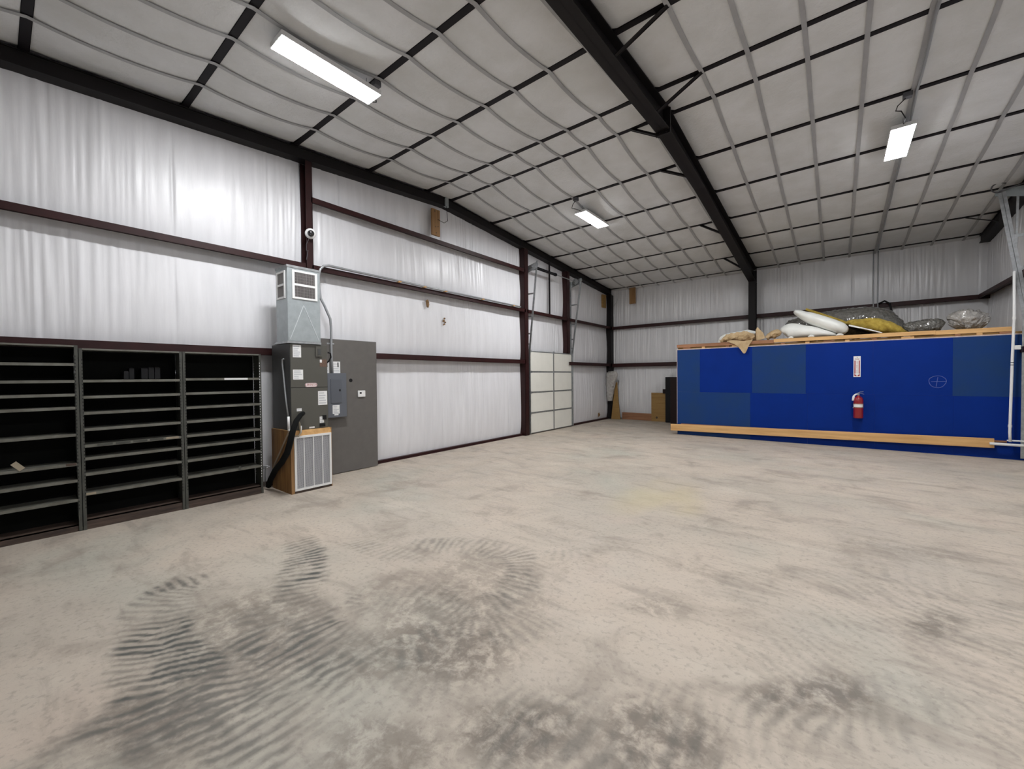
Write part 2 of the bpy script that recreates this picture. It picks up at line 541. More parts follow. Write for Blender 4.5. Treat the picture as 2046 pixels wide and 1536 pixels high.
    def blob(cx, cy, rx, ry, rot, k, seed):
        c, s = math.cos(rot), math.sin(rot)
        dx, dy = X - cx, Y - cy
        a, b = (dx * c + dy * s) / rx, (-dx * s + dy * c) / ry
        d = np.sqrt(a * a + b * b) + 0.6 * (vnoise(X, Y, 3.5, seed) - 0.5)
        return k * sstep(1.0, 0.35, d)
    for cx, cy, rx, ry, rot, k in [(-1.9, 1.65, 0.75, 0.42, 0.5, 0.9), (-1.15, 1.6, 0.55, 0.35, 0.6, 1.0), (-0.65, 1.9, 0.5, 0.3, 0.7, 0.9), (-0.05, 2.7, 0.45, 0.22, 0.8, 1.0),
                                   (-2.6, 0.45, 0.5, 0.3, 0.3, 0.7), (-1.0, 3.0, 0.4, 0.2, 0.4, 0.5), (0.53, 3.9, 0.32, 0.14, 1.0, 0.8), (-2.4, 2.6, 0.8, 0.5, 0.2, 0.45), (-1.6, 1.05, 0.5, 0.3, 0.6, 0.7),
                                   (-3.0, 1.1, 1.3, 0.7, 0.1, 0.65), (-2.2, 2.1, 0.9, 0.6, 0.3, 0.6), (0.5, 5.4, 1.0, 0.35, 0.5, 0.4)]:
        G = np.maximum(G, blob(cx, cy, rx, ry, rot, k, int(cx * 7 + cy * 13) % 40 + 50))
    Ti = blob(-1.97, 5.76, 0.8, 0.9, 0, 1.0, 90)
    co = np.c_[X.ravel(), Y.ravel(), np.zeros(X.size)]
    idx = np.arange(nx * ny).reshape(ny, nx)
    q = np.stack([idx[:-1, :-1], idx[:-1, 1:], idx[1:, 1:], idx[1:, :-1]], -1).reshape(-1, 4)
    me = bpy.data.meshes.new('floor')
    me.vertices.add(len(co))
    me.vertices.foreach_set('co', co.ravel())
    me.loops.add(q.size)
    me.loops.foreach_set('vertex_index', q.ravel())
    me.polygons.add(len(q))
    me.polygons.foreach_set('loop_start', np.arange(0, q.size, 4))
    me.polygons.foreach_set('loop_total', np.full(len(q), 4))
    me.update()
    me.validate()
    for nm, arr in (('tyre_mark', T), ('grime', G), ('tint', Ti)):
        a = me.attributes.new(nm, 'FLOAT', 'POINT')
        a.data.foreach_set('value', np.clip(arr, 0, 1).ravel().astype(np.float32))
    me.materials.append(floor_mat())
    o = bpy.data.objects.new('floor', me)
    COL.objects.link(o)
    tag(o, 'bare concrete floor with dark ripple tyre marks', 'floor', kind='structure')


make_floor()


# ------------------------------------------------------------------ walls
def wrinkle(t, seed, z=0.0):                       # vertical pleats as a function of the distance along the wall
    v = 0
    p = min(1.0, max(0.0, 2.2 * noise.noise(Vector((t * 0.75, seed * 1.3, 5.0))) + 0.30))
    for f, a, q in ((2.2, 0.010, 1), (5.5, 0.006, .6), (13, 0.0070, 0.32), (31, 0.0034, 0.30)):
        v += a * noise.noise(Vector((t * f, seed * 3.7, z * 0.75))) * (q + (1 - q) * p)
    v += 0.016 * p * noise.noise(Vector((t * 24, seed, 9.0 + z * 0.6)))
    return v


def blanket(parent, side, t0, t1, zb, zt, seed, m, bulge=0.05):
    """side 'L','R': t is y; side 'B','F': t is x. zb, zt floats or functions of t"""
    L = t1 - t0
    nu = max(8, int(L / (0.035 if side == 'F' else 0.016)))
    nv = 10
    fzb = zb if callable(zb) else (lambda t: zb)
    fzt = zt if callable(zt) else (lambda t: zt)

    def fn(a, b):
        t = t0 + L * a
        z = fzb(t) + (fzt(t) - fzb(t)) * b
        sh = math.sin(math.pi * min(1, max(0, b)) ** 0.72) ** (0.6 if b < 0.37 else 1.3)
        seam = min(abs(((t - 0.35) % 1.22)), 1.22 - ((t - 0.35) % 1.22))
        d = bulge * sh * (0.8 + 0.35 * noise.noise(Vector((t * 0.8, z * 0.7, seed))))
        drift = 0.05 * math.sin(b * 2.0 + seed)
        d += wrinkle(t + drift * noise.noise(Vector((t, seed, 1))), seed, z) * (0.35 + 0.9 * b * (1.3 - b)) * 1.6
        d -= 0.016 * math.exp(-(seam / 0.018) ** 2) * sh
        d = max(d, -0.012)
        if side == 'L':
            return (XL + d, t, z)
        if side == 'R':
            return (XR - d, t, z)
        if side == 'B':
            return (t, YB - d, z)
        return (t, YF + d, z)
    mb = MB().grid(fn, nu, nv)
    return mb.build('insulation_blanket', m, parent, smooth=True)


def girt(parent, side, t0, t1, z0, z1, m=None):
    """channel: vertical front flange with a lip, horizontal web"""
    m = m or M['girt']
    mb = MB()
    prof = [(-0.012, z0), (GD, z0), (GD, z1), (GD - 0.005, z1), (GD - 0.005, z0 + 0.006), (-0.012, z0 + 0.006)]
    # web on the upper part gives the dark underside: add a second plate
    zc = z0 + (z1 - z0) * 0.72
    plate = [(-0.012, zc), (GD - 0.005, zc), (GD - 0.005, zc + 0.006), (-0.012, zc + 0.006)]
    front = [(GD - 0.006, z0), (GD, z0), (GD, z1), (GD - 0.006, z1)]
    lip = [(GD - 0.03, z0), (GD, z0), (GD, z0 + 0.005), (GD - 0.03, z0 + 0.005)]
    for p in (plate, front, lip):
        if side == 'L':
            q = [(XL + d, z) for d, z in p]
            mb.prism([(x, z) for x, z in q], t0, t1, 1)
        elif side == 'R':
            mb.prism([(XR - d, z) for d, z in p], t0, t1, 1)
        elif side == 'B':
            mb.prism([(YB - d, z) for d, z in p], t0, t1, 0)
        else:
            mb.prism([(YF + d, z) for d, z in p], t0, t1, 0)
    return mb.build('girt', m, parent)


G2B, G2T = 2.075, 2.185
G1B, G1T = 3.545, 3.640
G3B, G3T = 4.690, 4.785

# outer sheeting of each wall is the wall object, everything fixed to it is a child
def gable_poly(z0=0.0):
    return [(YF, z0), (YB, z0), (YB, zr(YB) + 0.25), (RY, RZ + 0.27), (YF, zr(YF) + 0.25)]


wl = MB().prism(gable_poly(), XL - 0.10, XL - 0.06, 0).build('wall_left', M['vinyl'], loc=(XL - 0.08, 6.5, 0), kind='structure', label='long white insulated end wall with dark red girts', cat='wall')
wr = MB().prism(gable_poly(), XR + 0.06, XR + 0.10, 0).build('wall_right', M['vinyl'], loc=(XR + 0.08, 6.5, 0), kind='structure', label='white insulated end wall at the right edge', cat='wall')
wb = MB().box((XL - 0.1, YB + 0.06, 0), (XR + 0.1, YB + 0.10, zr(YB) + 0.25)).build('wall_back', M['vinyl_back'], loc=(-2.1, YB + 0.08, 0), kind='structure', label='white insulated far side wall behind the blue partition', cat='wall')
wf = MB().box((XL - 0.1, YF - 0.10, 0), (XR + 0.1, YF - 0.06, zr(YF) + 0.25)).build('wall_front', M['vinyl_back'], loc=(-2.1, YF - 0.08, 0), kind='structure', label='white insulated side wall behind the viewer', cat='wall')

C1A, C1B = 3.305, 3.415        # endwall columns (left)
C2A, C2B = 9.45, 9.63
C3A, C3B = 11.80, 11.98
top_l = lambda t: zr(t) + 0.02
sd = 0
for (a, b) in ((YF, C1A - 0.02), (C1B - 0.02, C2A + 0.05), (C2B - 0.05, C3A + 0.05), (C3B - 0.05, YB)):
    sd += 1
    low = (0.05, 2.09)
    if not (C2A < a < C3A):
        blanket(wl, 'L', a, b, 0.05, G2B + 0.06, sd + .1, M['vinyl'], 0.055)
        girt(wl, 'L', a, b, G2B, G2T)
    else:
        blanket(wl, 'L', a, b, 2.30, G1B + 0.06, sd + .15, M['vinyl'], 0.05)
    if not (C2A < a < C3A):
        blanket(wl, 'L', a, b, G2B + 0.06, G1B + 0.06, sd + .2, M['vinyl'], 0.05)
    girt(wl, 'L', a, b, G1B, G1T)
    if a > 3 and b < 9.7:
        blanket(wl, 'L', a, b, G1B + 0.06, G3B + 0.06, sd + .3, M['vinyl'], 0.045)
        girt(wl, 'L', a, b, G3B, G3T)
        blanket(wl, 'L', a, b, G3B + 0.06, top_l, sd + .4, M['vinyl'], 0.03)
    else:
        blanket(wl, 'L', a, b, G1B + 0.06, top_l, sd + .3, M['vinyl'], 0.045)
# base channel, left wall, either side of the door
for a, b in ((YF, C2A), (C3B + 0.2, YB - 0.2)):
    MB().prism([(XL - 0.02, 0), (XL + 0.10, 0), (XL + 0.10, 0.012), (XL + 0.075, 0.012), (XL + 0.075, 0.055), (XL - 0.02, 0.055)], a, b, 1).build('base_channel', M['girt'], wl)
# tears in the left wall vinyl
def torn(y, z, s, n, seed):
    rnd = random.Random(seed)
    mb = MB()
    for k in range(n):
        a = rnd.uniform(0, 6.28)
        r = s * rnd.uniform(.2, 1)
        cy, cz = y + 0.5 * r * math.cos(a), z + 0.6 * r * math.sin(a)
        L1 = s * rnd.uniform(.4, .9)
        pts = []
        for q in range(5):
            an = q * 1.256 + rnd.uniform(-.3, .3)
            pts.append((XL + 0.07 + 0.02 * rnd.random(), cy + L1 * .45 * math.cos(an), cz + L1 * .6 * math.sin(an)))
        o = len(mb.v)
        mb.add(pts + [(p[0] - 0.03, p[1], p[2]) for p in pts], [(0, 1, 2, 3, 4), (9, 8, 7, 6, 5)] + [(i, (i + 1) % 5, 5 + (i + 1) % 5, 5 + i) for i in range(5)])
    return mb.build('torn_patch', M['torn'], wl)


torn(5.98, 3.33, 0.10, 5, 1)
torn(6.50, 2.99, 0.06, 2, 2)
torn(6.50, 2.92, 0.05, 2, 3)
torn(6.50, 3.06, 0.04, 2, 4)
torn(14.35, 0.22, 0.10, 5, 5)

# back wall
for (a, b, s0) in ((XL, -2.10, 31), (-2.10, XR, 41)):
    blanket(wb, 'B', a, b, 0.05, G2B + 0.03, s0 + .1, M['vinyl_back'], 0.05)
    girt(wb, 'B', a, b, G2B - 0.03, G2T)
    blanket(wb, 'B', a, b, G2B + 0.03, G1B + 0.05, s0 + .2, M['vinyl_back'], 0.05)
    girt(wb, 'B', a, b, G1B - 0.02, G1T)
    blanket(wb, 'B', a, b, G1B + 0.05, zr(YB) + 0.1, s0 + .3, M['vinyl_back'], 0.04)
# front wall (behind the viewer)
for (a, b, s0) in ((XL, -2.10, 51), (-2.10, XR, 61)):
    blanket(wf, 'F', a, b, 0.02, 2.12, s0 + .1, M['vinyl_back'], 0.05)
    girt(wf, 'F', a, b, G2B, G2T)
    blanket(wf, 'F', a, b, 2.12, zr(YF) + 0.1, s0 + .2, M['vinyl_back'], 0.05)
# right wall
for (a, b, s0) in ((YF, 9.5, 71), (12.0, YB, 81)):
    blanket(wr, 'R', a, b, 0.02, G2B + 0.06, s0 + .1, M['vinyl'], 0.05)
    girt(wr, 'R', a, b, G2B, G2T)
    blanket(wr, 'R', a, b, G2B + 0.06, G1B + 0.06, s0 + .2, M['vinyl'], 0.05)
blanket(wr, 'R', 9.5, 12.0, 2.3, G1B + 0.06, 75.2, M['vinyl'], 0.05)
girt(wr, 'R', YF, YB, G1B, G1T)
blanket(wr, 'R', YF, YB, G1B + 0.06, lambda t: zr(t) + 0.02, 91.3, M['vinyl'], 0.05)

# ------------------------------------------------------------------ ceiling
cl = MB().prism([(YF - .1, zr(YF) + 0.26), (RY, RZ + 0.28), (YB + .1, zr(YB) + 0.26), (YB + .1, zr(YB) + 0.30), (RY, RZ + 0.32), (YF - .1, zr(YF) + 0.30)], XL - 0.1, XR + 0.1, 0).build(
    'ceiling', M['vinyl_roof'], loc=(-2.1, RY, RZ + 0.28), kind='structure', label='low gabled roof with sagging vinyl insulation and steel straps', cat='ceiling')
edges = [YF - 0.05] + PURLINS + [YB + 0.03]
SAG = 0.060


def xfade(x):
    d = min(abs(x + 2.12) - 0.12, x - XG - 0.01, XR - GD - 0.01 - x)
    t = min(1.0, max(0.0, d / 0.40))
    return t * t * (3 - 2 * t) * (0.45 if x > -2.12 else 1.0), (0.03 if d < 0.0 else 0.0)




def sagz(y, k=1.0):
    for i in range(len(edges) - 1):
        if edges[i] <= y <= edges[i + 1] + 1e-6:
            a, b = edges[i], edges[i + 1]
            u = (y - a) / (b - a)
            sg = SAG * min(1.0, (b - a) / 1.4)
            return zr(a) + (zr(b) - zr(a)) * u - k * sg * 4 * u * (1 - u)
    return zr(y)


for i in range(len(edges) - 1):
    a, b = edges[i], edges[i + 1]
    for x0, x1 in ((XL + 0.01, -2.12), (-2.12, XR - 0.01)):
        nu, nv = int((x1 - x0) / 0.07), 12

        def fn(u, v, a=a, b=b, x0=x0, x1=x1, i=i):
            x, y = x0 + (x1 - x0) * u, a + (b - a) * v
            e = 4 * v * (1 - v)
            ds = min(abs(x - s) for s in STRAPS)
            pil = 0.012 * min(1, ds / 0.28) * e          # pillows a little between the straps
            nz = 0.010 * noise.noise(Vector((x * 2.1, y * 2.1, i))) * e + 0.004 * noise.noise(Vector((x * 7, y * 7, i + 4))) * (0.3 + e)
            edge = 0.012 * (1 - min(1, 8 * min(v, 1 - v)))
            kf, lift = xfade(x)
            return (x, y, sagz(y, kf) + 0.006 - pil * 0.5 * kf + nz * (0.3 + 0.7 * kf) + edge + lift + 0.008 * (1 - kf) * (x < -2.12))
        MB().grid(fn, nu, nv).build('insulation_panel', M['vinyl_roof'], cl, smooth=True)
for y in PURLINS:
    z = zr(y)
    mb = MB()
    mb.box((XL + 0.01, y - 0.042, z), (XR - 0.01, y + 0.042, z + 0.004))
    mb.box((XL + 0.01, y - 0.042, z), (XR - 0.01, y - 0.038, z + 0.19))
    mb.box((XL + 0.01, y + 0.038, z), (XR - 0.01, y + 0.042, z + 0.025))
    mb.build('purlin', M['purlin'], cl)
for x in STRAPS:
    pts = []
    for i in range(len(edges) - 1):
        a, b = edges[i], edges[i + 1]
        for k in range(9):
            if k == 8 and i < len(edges) - 2:
                continue
            y = a + (b - a) * k / 8
            y = min(max(y, YF), YB)
            pts.append((y, sagz(y, xfade(x)[0]) - 0.008))
    mb = MB()
    jx = 0.006 * math.sin(x * 9)
    vs = []
    for y, z in pts:
        for dx in (-0.026, 0.026):
            vs.append((x + jx + dx, y, z))
        for dx in (-0.026, 0.026):
            vs.append((x + jx + dx, y, z + 0.003))
    fs = []
    for i in range(len(pts) - 1):
        o = i * 4
        fs += [(o, o + 1, o + 5, o + 4), (o + 2, o + 6, o + 7, o + 3), (o, o + 4, o + 6, o + 2), (o + 1, o + 3, o + 7, o + 5)]
    mb.add(vs, fs).build('strap', M['strap'], cl)


# ------------------------------------------------------------------ steel frames
def i_beam_poly(root, name, xa, xb, top, bot, m, web_x=None, t=0.012):
    """top/bot: lists of (y,z) of equal length; flanges across xa..xb, web at the middle"""
    wx = (xa + xb) / 2 if web_x is None else web_x
    mb = MB()
    for i in range(len(top) - 1):
        (ya, za), (yb, zb) = top[i], top[i + 1]
        (yc, zc), (yd, zd) = bot[i], bot[i + 1]
        mb.prism([(ya, za), (yb, zb), (yb, zb - t), (ya, za - t)], xa, xb, 0)
        mb.prism([(yc, zc), (yd, zd), (yd, zd + t), (yc, zc + t)], xa, xb, 0)
        mb.prism([(ya, za), (yb, zb), (yd, zd), (yc, zc)], wx - 0.005, wx + 0.005, 0)
    return mb.build(name, m, root)


FX0, FX1 = -2.22, -2.02
mf = empty('rigid_frame', (-2.12, 15.2, 0), 'tapered dark brown steel beam and column crossing the middle of the roof', 'steel frame')
i_beam_poly(mf, 'rafter', FX0, FX1, [(RY, zr(RY) - 0.002), (8.65, zr(8.65) - 0.002), (14.45, zr(14.45) - 0.002), (15.3, zr(15.3) - 0.002)],
            [(RY, 5.475), (8.65, 5.355), (14.45, 4.72), (15.3, 4.62)], M['steel_dark'])
i_beam_poly(mf, 'rafter', FX0, FX1, [(-2.3, zr(-2.3) - 0.002), (-1.5, zr(-1.5) - 0.002), (3.3, zr(3.3) - 0.002), (RY, zr(RY) - 0.002)],
            [(-2.3, 4.6), (-1.5, 4.72), (3.3, 5.325), (RY, 5.475)], M['steel_dark'])
mb = MB()
mb.box((FX0, 14.98, 0.02), (FX1, 14.992, 4.70)).box((FX0, 15.24, 0.02), (FX1, 15.252, 5.05)).box((-2.125, 14.99, 0.02), (-2.115, 15.245, 5.0)).box((FX0 - .03, 14.94, 0), (FX1 + .03, 15.29, 0.02))
mb.build('column', M['steel_dark'], mf)
mb = MB()
mb.box((FX0, -2.02, 0.02), (FX1, -2.008, 4.70)).box((FX0, -2.28, 0.02), (FX1, -2.268, 4.6)).box((-2.125, -2.27, 0.02), (-2.115, -2.015, 4.6)).box((FX0 - .03, -2.3, 0), (FX1 + .03, -1.98, 0.02))
mb.build('column', M['steel_dark'], mf)
sp = B((FX0 - 0.012, RY - 0.02, 5.42), (FX1 + 0.012, RY + 0.02, 5.80)).build('splice_plate', M['steel_dark'], mf)
for dx in (-0.06, 0.06):
    for z in (5.445, 5.52):
        MB().disc((-2.12 + dx, RY - 0.045, z), (0, 1, 0), 0.016, 0.09, 6).build('bolt', M['steel_dark'], sp)
for y, s in ((4.53, 1), (5.95, 1), (6.65, -1), (8.10, -1), (11.0, -1), (13.75, -1)):
    xa = FX1 - 0.03 if s > 0 else FX0 + 0.03
    xe = -2.12 + s * (0.69 if s > 0 else 0.57)
    zb = {4.53: 5.40, 5.95: 5.46, 6.65: 5.48, 8.10: 5.40, 11.0: 5.11, 13.75: 4.82}[y]
    MB().bar((xa, y + 0.02, zb), (xe, y + 0.01, zr(y) - 0.005), 0.055, 0.006, (0, 0, 1)).bar((xa, y + 0.045, zb + 0.02), (xe, y + 0.035, zr(y) + 0.015), 0.006, 0.055).build('flange_brace', M['steel_dark'], mf)

def end_frame(name, label, xa, xb, wx, cols, brace=None):
    e = empty(name, ((xa + xb) / 2, 15.2, 0), label, 'steel frame')
    D = 0.185
    i_beam_poly(e, 'rafter', xa, xb, [(RY, zr(RY) - .002), (YB - .2, zr(YB - .2) - .002)], [(RY, zr(RY) - D), (YB - .2, zr(YB - .2) - D)], M['steel_dark'], wx)
    i_beam_poly(e, 'rafter', xa, xb, [(YF + .2, zr(YF + .2) - .002), (RY, zr(RY) - .002)], [(YF + .2, zr(YF + .2) - D), (RY, zr(RY) - D)], M['steel_dark'], wx)
    for (ya, yb, z0, z1, m) in cols:
        web_y = yb - 0.006 if ya < 4 else ya
        q = MB()
        inner, outer = (xb, xa) if xa < -5 else (xa, xb)
        s = 1 if inner > outer else -1
        q.box((inner - s * 0.008, ya, z0), (inner, yb, z1))
        q.box((outer, ya, z0), (outer + s * 0.008, yb, z1))
        q.box((inner, web_y, z0), (outer, web_y + 0.006, z1))
        q.box((inner + s * 0.0, ya, z0), (outer, yb, z0 + 0.012))
        q.build('column', m, e)
    return e


ef = end_frame('end_frame', 'dark steel end frame with red columns against the long left wall', XL + 0.005, XG, XG - 0.03,
               [(C1A, C1B, 0.0, zr(3.3) - 0.19, M['steel_red']), (C2A, C2B, 0.0, zr(9.5) - 0.19, M['steel_red']), (C3A, C3B, 2.46, zr(11.9) - 0.19, M['steel_red']),
                (15.14, 15.40, 0.0, zr(15.3) - 0.19, M['steel_dark'])])
B((XG - 0.06, RY - 0.05, RZ - 0.2), (XG + 0.004, RY + 0.05, RZ + 0.0)).build('ridge_plate', M['galv_sheet'], ef)
ef2 = end_frame('end_frame', 'dark steel end frame against the right wall behind the galvanised track', XR - GD, XR - 0.005, XR - GD + 0.03,
                [(9.45, 9.63, 0.0, zr(9.5) - 0.19, M['steel_red'])])
MB().bar((XR - GD + .02, 13.76, zr(13.75) - 0.20), (2.28, 13.76, zr(13.75) - .005), 0.055, 0.008).build('flange_brace', M['steel_dark'], ef2)

# ------------------------------------------------------------------ ceiling lamps
def lamp(x, y0, y1, label, cord_side):
    yc = (y0 + y1) / 2
    zt = min(zr(y0), zr(y1))
    z = zt - 0.16
    t = empty('strip_light', (x, yc, z), label, 'ceiling light', 'strip lights under the roof')
    B((x - 0.145, y0, z), (x + 0.145, y1, z + 0.06)).build('housing', M['lamp_body'], t, bevel=0.008)
    B((x - 0.137, y0 + 0.01, z - 0.0025), (x + 0.137, y1 - 0.01, z - 0.0005)).build('lens', M['lamp_lens'], t)
    for yy in (y0 + 0.12, y1 - 0.12):
        MB().tube([(x, yy, z + 0.06), (x, yy, sagz(yy) - 0.005)], 0.004, 6).build('hanger', M['conduit'], t)
    ye = y0 if cord_side < 0 else y1
    yj = min(PURLINS, key=lambda p: abs(p - (ye + cord_side * 0.15)))
    zj = zr(yj)
    j = B((x - 0.05, yj - 0.045, zj - 0.075), (x + 0.05, yj + 0.045, zj - 0.009)).build('junction_box', M['jbox'], t, bevel=0.006)
    MB().tube([(x - 0.02, yj, zj - 0.075), (x - 0.10, yj + 0.02, zj - 0.14), (x - 0.12, yj + 0.03, zj - 0.20), (x - 0.06, yj + 0.04, zj - 0.22), (x, (yj + ye) / 2, z + 0.03), (x, ye - cord_side * .03, z + 0.045)], 0.007, 6).build('cord', M['black'], t)
    return t


lamp(-4.70, 1.93, 3.13, 'long glowing strip light nearest to the viewer above the shelves', 1)
lamp(-4.56, 8.30, 9.46, 'small glowing strip light near the middle of the roof left of the beam', -1)
lamp(0.77, 8.52, 9.68, 'glowing strip light at the right above the blue partition', -1)
lamp(0.79, 1.93, 3.15, 'added unseen strip light overhead, completing the lamp layout and lighting the near floor', 1)  # added out of view to complete the lamp layout and brighten the near floor

# conduit along the roof to the right lamp and down the far wall
q = MB()
pts = [(0.86, y, sagz(y) - 0.03) for y in np.linspace(3.3, 15.1, 60)]
q.tube(pts, 0.017, 8)
q.build('roof_conduit', M['conduit'], loc=(0.86, 9, 5.5), smooth=True, label='grey conduit running along the roof strap past the right strip light', cat='conduit')
for x in (0.79, 0.885):
    MB().tube([(x, 15.2, zr(15.16) - 0.02), (x, 15.19, 4.9), (x + 0.0, 15.2, 3.2), (x, 15.2, 2.62)], 0.013, 8).build('wall_conduit', M['conduit'], loc=(x, 15.2, 2.62), smooth=True,
        label='left one of two thin conduits dropping down the far wall' if x < .8 else 'right one of two thin conduits dropping down the far wall', cat='conduit', group='conduits on the far wall')
MB().tube([(0.90, 15.18, 3.62), (1.02, 15.16, 3.68), (1.12, 15.15, 3.60), (1.16, 15.15, 3.40), (1.14, 15.15, 3.0), (1.12, 15.15, 2.62)], 0.024, 8).build('flexible_conduit', M['black'], loc=(1.12, 15.15, 2.62), smooth=True,
    label='black flexible conduit curving off the far wall girt', cat='conduit')

# ------------------------------------------------------------------ sectional door on the left wall
d1 = empty('door_1', (-7.06, 10.94, 0), 'cream sectional overhead door with grey rails between red columns', 'door', kind='structure')
DX = -7.075
DY0, DY1, DH = 9.74, 12.16, 2.43
sh = DH / 4
for i in range(4):
    z0 = 0.02 + i * sh
    s = B((DX, DY0, z0 + 0.004), (DX + 0.03, DY1, z0 + sh - 0.004)).build('section', M['alu'], d1)
    ym = (DY0 + DY1) / 2 + 0.06
    for a, b in ((DY0 + 0.035, ym - 0.022), (ym + 0.022, DY1 - 0.035)):
        B((DX + 0.02, a, z0 + 0.022), (DX + 0.036, b, z0 + sh - 0.022)).build('panel', M['cream'], s, bevel=0.004)
    B((DX + 0.03, ym - 0.02, z0 + 0.01), (DX + 0.048, ym + 0.02, z0 + sh - 0.01)).build('stile', M['alu'], s)
    for yy in (DY0 + 0.02, ym, DY1 - 0.02):
        B((DX + 0.03, yy - 0.03, z0 + sh - 0.035), (DX + 0.055, yy + 0.03, z0 + sh + 0.035)).build('hinge', M['galv'], s)
    B((DX + 0.03, DY0 + 0.03, z0 + sh - 0.016), (DX + 0.042, DY1 - 0.03, z0 + sh + 0.008)).build('rail', M['galv'], s)

def tracks(root, yt, sx, x0, x_at, xtop, ztop, zb=2.44, inner=1):
    """vertical track then track leaning away from the wall; sx = direction into the room"""
    t = MB()
    w = 0.022
    for (a, b) in (((x0, yt, 0.03), (x0, yt, zb)), ((x0, yt, zb), (xtop, yt, ztop))):
        t.bar(a, b, 0.05, 0.004, (0, 1, 0))
        t.bar((a[0] + .0, a[1] + inner * w, a[2]), (b[0], b[1] + inner * w, b[2]), 0.004, 0.05, (1, 0, 0))
        t.bar((a[0] + sx * .024, a[1] + inner * .01, a[2]), (b[0] + sx * .024, b[1] + inner * .01, b[2]), 0.004, 0.025, (0, 1, 0))
    t.build('track', M['galv'], root)
    MB().bar((x_at, yt, 0.03), (x_at, yt, ztop - 0.05), 0.04, 0.05, (0, 1, 0)).build('jamb_angle', M['galv'], root)
    for z in (2.65, 2.95, 3.45, 4.1):
        if z < ztop:
            xx = x0 + (xtop - x0) * (z - zb) / (ztop - zb)
            B((x_at, yt - 0.015, z - 0.02), (xx, yt - 0.008, z + 0.02)).build('bracket', M['galv'], root)


tracks(d1, 9.70, 1, -7.03, -7.15, -6.74, 5.02)
tracks(d1, 12.19, 1, -7.03, -7.09, -6.68, 4.95, inner=-1)
# torsion shaft with drums and springs
for yy in (9.66, 12.22):
    p = MB().prism([(-7.2, 4.66), (-6.70, 4.80), (-6.66, 4.90), (-6.70, 4.98), (-7.2, 4.86)], yy - 0.006, yy + 0.006, 1).build('bearing_plate', M['galv'], d1)
    dy = 0.05 if yy < 11 else -0.11
    MB().disc((-6.86, yy + dy, 4.86), (0, 1, 0), 0.085, 0.06, 18).disc((-6.86, yy + dy - .008, 4.86), (0, 1, 0), 0.10, 0.01, 18).build('cable_drum', M['galv'], d1)
MB().tube([(-6.86, 9.60, 4.86), (-6.86, 12.28, 4.86)], 0.014, 10).build('torsion_shaft', M['galv'], d1)
sp_pts = []
for k in range(0, 25 * 10 + 1):
    a = 2 * math.pi * k / 10
    sp_pts.append((-6.86 + 0.032 * math.cos(a), 9.80 + 1.05 * k / 250, 4.86 + 0.032 * math.sin(a)))
MB().tube(sp_pts, 0.013, 5).build('torsion_spring', M['black'], d1, smooth=True)
MB().disc((-6.86, 10.84, 4.86), (0, 1, 0), 0.05, 0.07, 12).build('spring_cone', M['black'], d1)
B((XG - 0.06, 10.79, G1T), (XG - 0.02, 10.83, zr(10.8) - 0.18)).build('center_post', M['steel_dark'], d1)

# second door hardware on the right wall
d2 = empty('door_2', (2.82, 10.9, 0), 'sectional overhead door in the right wall, its galvanised track seen', 'door', kind='structure')
for i in range(4):
    z0 = 0.02 + i * sh
    s = B((2.83, DY0, z0 + 0.004), (2.86, 12.14, z0 + sh - 0.004)).build('section', M['alu'], d2)
    for a, b in ((DY0 + 0.035, 10.9), (10.98, 12.10)):
        B((2.824, a, z0 + 0.022), (2.84, b, z0 + sh - 0.022)).build('panel', M['cream'], s)
t = MB()
for (a, b) in (((2.81, 12.16, 0.05), (2.81, 12.16, 2.75)), ((2.81, 12.16, 2.75), (2.476, 12.16, 5.20))):
    t.bar(a, b, 0.006, 0.06, (1, 0, 0))
    t.bar((a[0] - .028, a[1] - .03, a[2]), (b[0] - .028, b[1] - .03, b[2]), 0.05, 0.004, (0, 1, 0))
    t.bar((a[0] + .028, a[1] - .03, a[2]), (b[0] + .028, b[1] - .03, b[2]), 0.05, 0.004, (0, 1, 0))
t.build('track', M['galv'], d2)
MB().bar((2.67, 12.14, 4.10), (2.685, 12.14, 5.06), 0.03, 0.03).build('track_brace', M['galv'], d2)
for z, xa in ((4.30, 2.65), (3.68, 2.69), (2.9, 2.79)):
    B((xa, 12.13, z - 0.03), (2.9, 12.137, z + 0.03)).build('bracket', M['galv'], d2)
MB().prism([(2.40, 5.12), (2.95, 4.98), (2.95, 5.24), (2.40, 5.22)], 12.15, 12.165, 1).build('bearing_plate', M['galv_sheet'], d2)
arc = [(2.44 + 0.10 * math.cos(a), 12.1, 5.26 + 0.09 * math.sin(a)) for a in np.linspace(0.6, 4.9, 14)]
MB().tube(arc, 0.012, 6).tube([(2.44, 12.1, 5.18), (2.92, 12.1, 5.30)], 0.012, 6).build('cable_guide', M['jbox'], d2, smooth=True)

# ------------------------------------------------------------------ shelving units
SX0, SX1 = -6.985, -6.70

